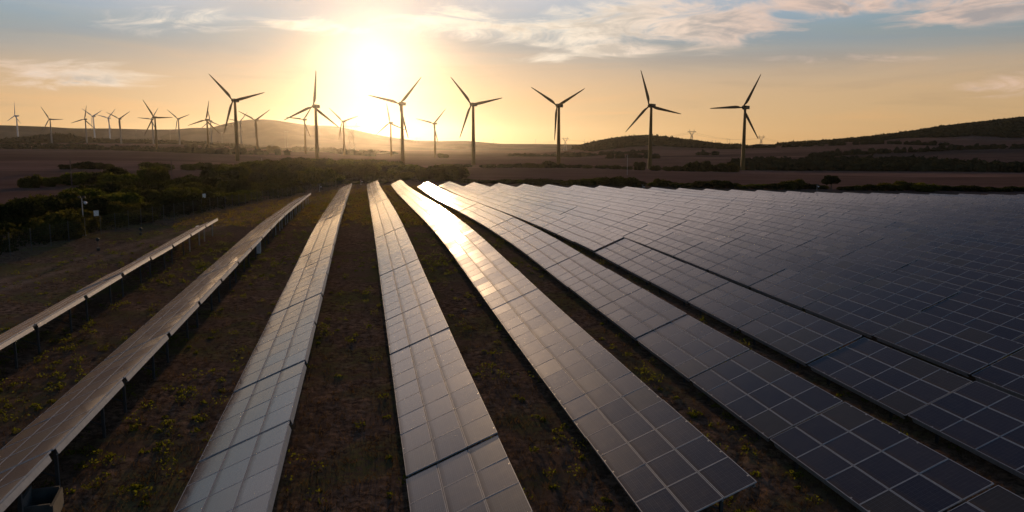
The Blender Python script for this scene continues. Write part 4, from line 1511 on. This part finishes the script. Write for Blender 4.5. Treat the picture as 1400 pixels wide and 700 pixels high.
def pylon(px, top_y, dist, label, hmin=24.0, wide=1.0):
    top = at(px, top_y, dist)
    g = float(ground_z(top[0], dist))
    H = max(hmin, top[2] - g)
    root = tag(empty('pylon', (top[0], dist, top[2] - H), (0, 0, R(10))), label, 'pylon', 'lattice pylons on the skyline')
    mb = MB()
    wz = H * 0.66
    b, wst = H * 0.115 * wide, H * 0.035 * wide
    lev = [(0, b), (H * 0.25, b * 0.72), (H * 0.47, b * 0.5), (wz, wst)]
    cor = ((-1, -1), (1, -1), (1, 1), (-1, 1))
    R1, R2 = 0.30, 0.16
    for (z0, w0), (z1, w1) in zip(lev, lev[1:]):
        for k in range(4):
            a, c = cor[k], cor[(k + 1) % 4]
            mb.tube((a[0] * w0, a[1] * w0, z0), (a[0] * w1, a[1] * w1, z1), R1, n=4)
            mb.tube((a[0] * w0, a[1] * w0, z0), (c[0] * w1, c[1] * w1, z1), R2, n=4)
            mb.tube((c[0] * w0, c[1] * w0, z0), (a[0] * w1, a[1] * w1, z1), R2, n=4)
    mb.build('lattice_body', [M_LATTICE], root)
    mb = MB()
    aw = H * 0.26 * wide
    zb = H * 0.86
    for s in (-1, 1):
        for yy in (-wst, wst):
            mb.tube((s * wst, yy, wz), (s * aw * 0.62, yy, zb), R1, n=4)
            mb.tube((-s * wst * 0.4, yy, wz), (s * aw * 0.40, yy, zb), R2, n=4)
        mb.tube((s * aw * 0.62, 0, zb), (s * aw * 0.55, 0, H), R1, n=4)
        mb.tube((s * aw * 0.40, 0, zb), (s * aw * 0.55, 0, H), R2, n=4)
        mb.tube((s * aw * 0.4, 0, zb), (s * aw, 0, zb + H * 0.012), R2, n=4)
    mb.build('head_frame', [M_LATTICE], root)
    mb = MB()
    for zz in (zb, zb + H * 0.03):
        mb.tube((-aw, 0, zz), (aw, 0, zz), R1, n=4)
    for k in range(12):
        x0, x1 = -aw + 2 * aw * k / 12, -aw + 2 * aw * (k + 1) / 12
        mb.tube((x0, 0, zb if k % 2 else zb + H * 0.03), (x1, 0, zb + H * 0.03 if k % 2 else zb), R2, n=4)
    mb.build('crossarm', [M_LATTICE], root)
    for s in (-0.95, 0, 0.95):
        MB().tube((s * aw, 0, zb), (s * aw, 0, zb - H * 0.06), 0.2, n=6).build('insulator', [M_DARK], root)
    M_ = Matrix.Translation(root.location) @ Euler((0, 0, R(10))).to_matrix().to_4x4()
    return [M_ @ Vector((s * aw, 0, zb - H * 0.06)) for s in (-0.95, 0, 0.95)]


c1 = pylon(946, 177, 1750, 'tallest lattice pylon rising behind the rounded hill, between two large turbines', 30)
c2 = pylon(1041, 184.5, 2250, 'lattice pylon on the skyline just right of the seventh large turbine', 32)
c3 = pylon(773, 187, 2300, 'lattice pylon just right of the fifth large turbine tower', 28)
c4 = pylon(480, 167.5, 1300, 'hazy lattice pylon close under the sun, beside a golden turbine', 30, 1.15)


def cable(p, q, sag, label, group):
    mb = MB()
    n = 18
    P = [p + (q - p) * (k / n) - Vector((0, 0, sag * 4 * (k / n) * (1 - k / n))) for k in range(n + 1)]
    for a, b in zip(P, P[1:]):
        mb.tube(a, b, 0.13, n=4, cap=False)
    tag(mb.build('power_cable', [M_DARK]), label, 'cable', group)


G_ = 'power cables between pylons'
for i, nm in ((0, 'left'), (2, 'right')):
    cable(c1[i], c2[i], 9, f'thin power cable from the {nm} arm of the tallest pylon towards the right', G_)
    cable(c2[i], Vector(at(1185, 205 + i * 0.5, 2900)), 10, f'thin power cable leaving the {nm} arm of the rightmost pylon behind the hill', G_)
    cable(c3[i], c1[i], 12, f'thin power cable linking the {nm} arms of the middle pylons over the hill', G_)
    cable(c4[i], c3[i], 22, f'thin power cable from the {nm} arm of the hazy pylon across the plain', G_)

# ------------------------------------------------------------------ evening haze
bm = bmesh.new()
bmesh.ops.create_cube(bm, size=1.0)
zlo, zhi = -14.0, 146.0
for v in bm.verts:
    v.co = Vector((v.co.x * 14400, v.co.y * 14400, zhi if v.co.z > 0 else zlo))
me = bpy.data.meshes.new('haze')
bm.to_mesh(me)
bm.free()
hm, ht, ho = mat_new('evening_haze')
vol = ht.node('ShaderNodeVolumePrincipled')
vol.inputs['Color'].default_value = (1.0, 0.95, 0.86, 1)
vol.inputs['Density'].default_value = HAZE_DENSITY
vol.inputs['Anisotropy'].default_value = HAZE_G
ht.l.new(vol.outputs[0], ho.inputs['Volume'])
me.materials.append(hm)
tag(link('haze', me), 'thin golden evening haze over the whole valley', kind='stuff')
print('objects', len(bpy.data.objects), 'shrubs', n_shrub)
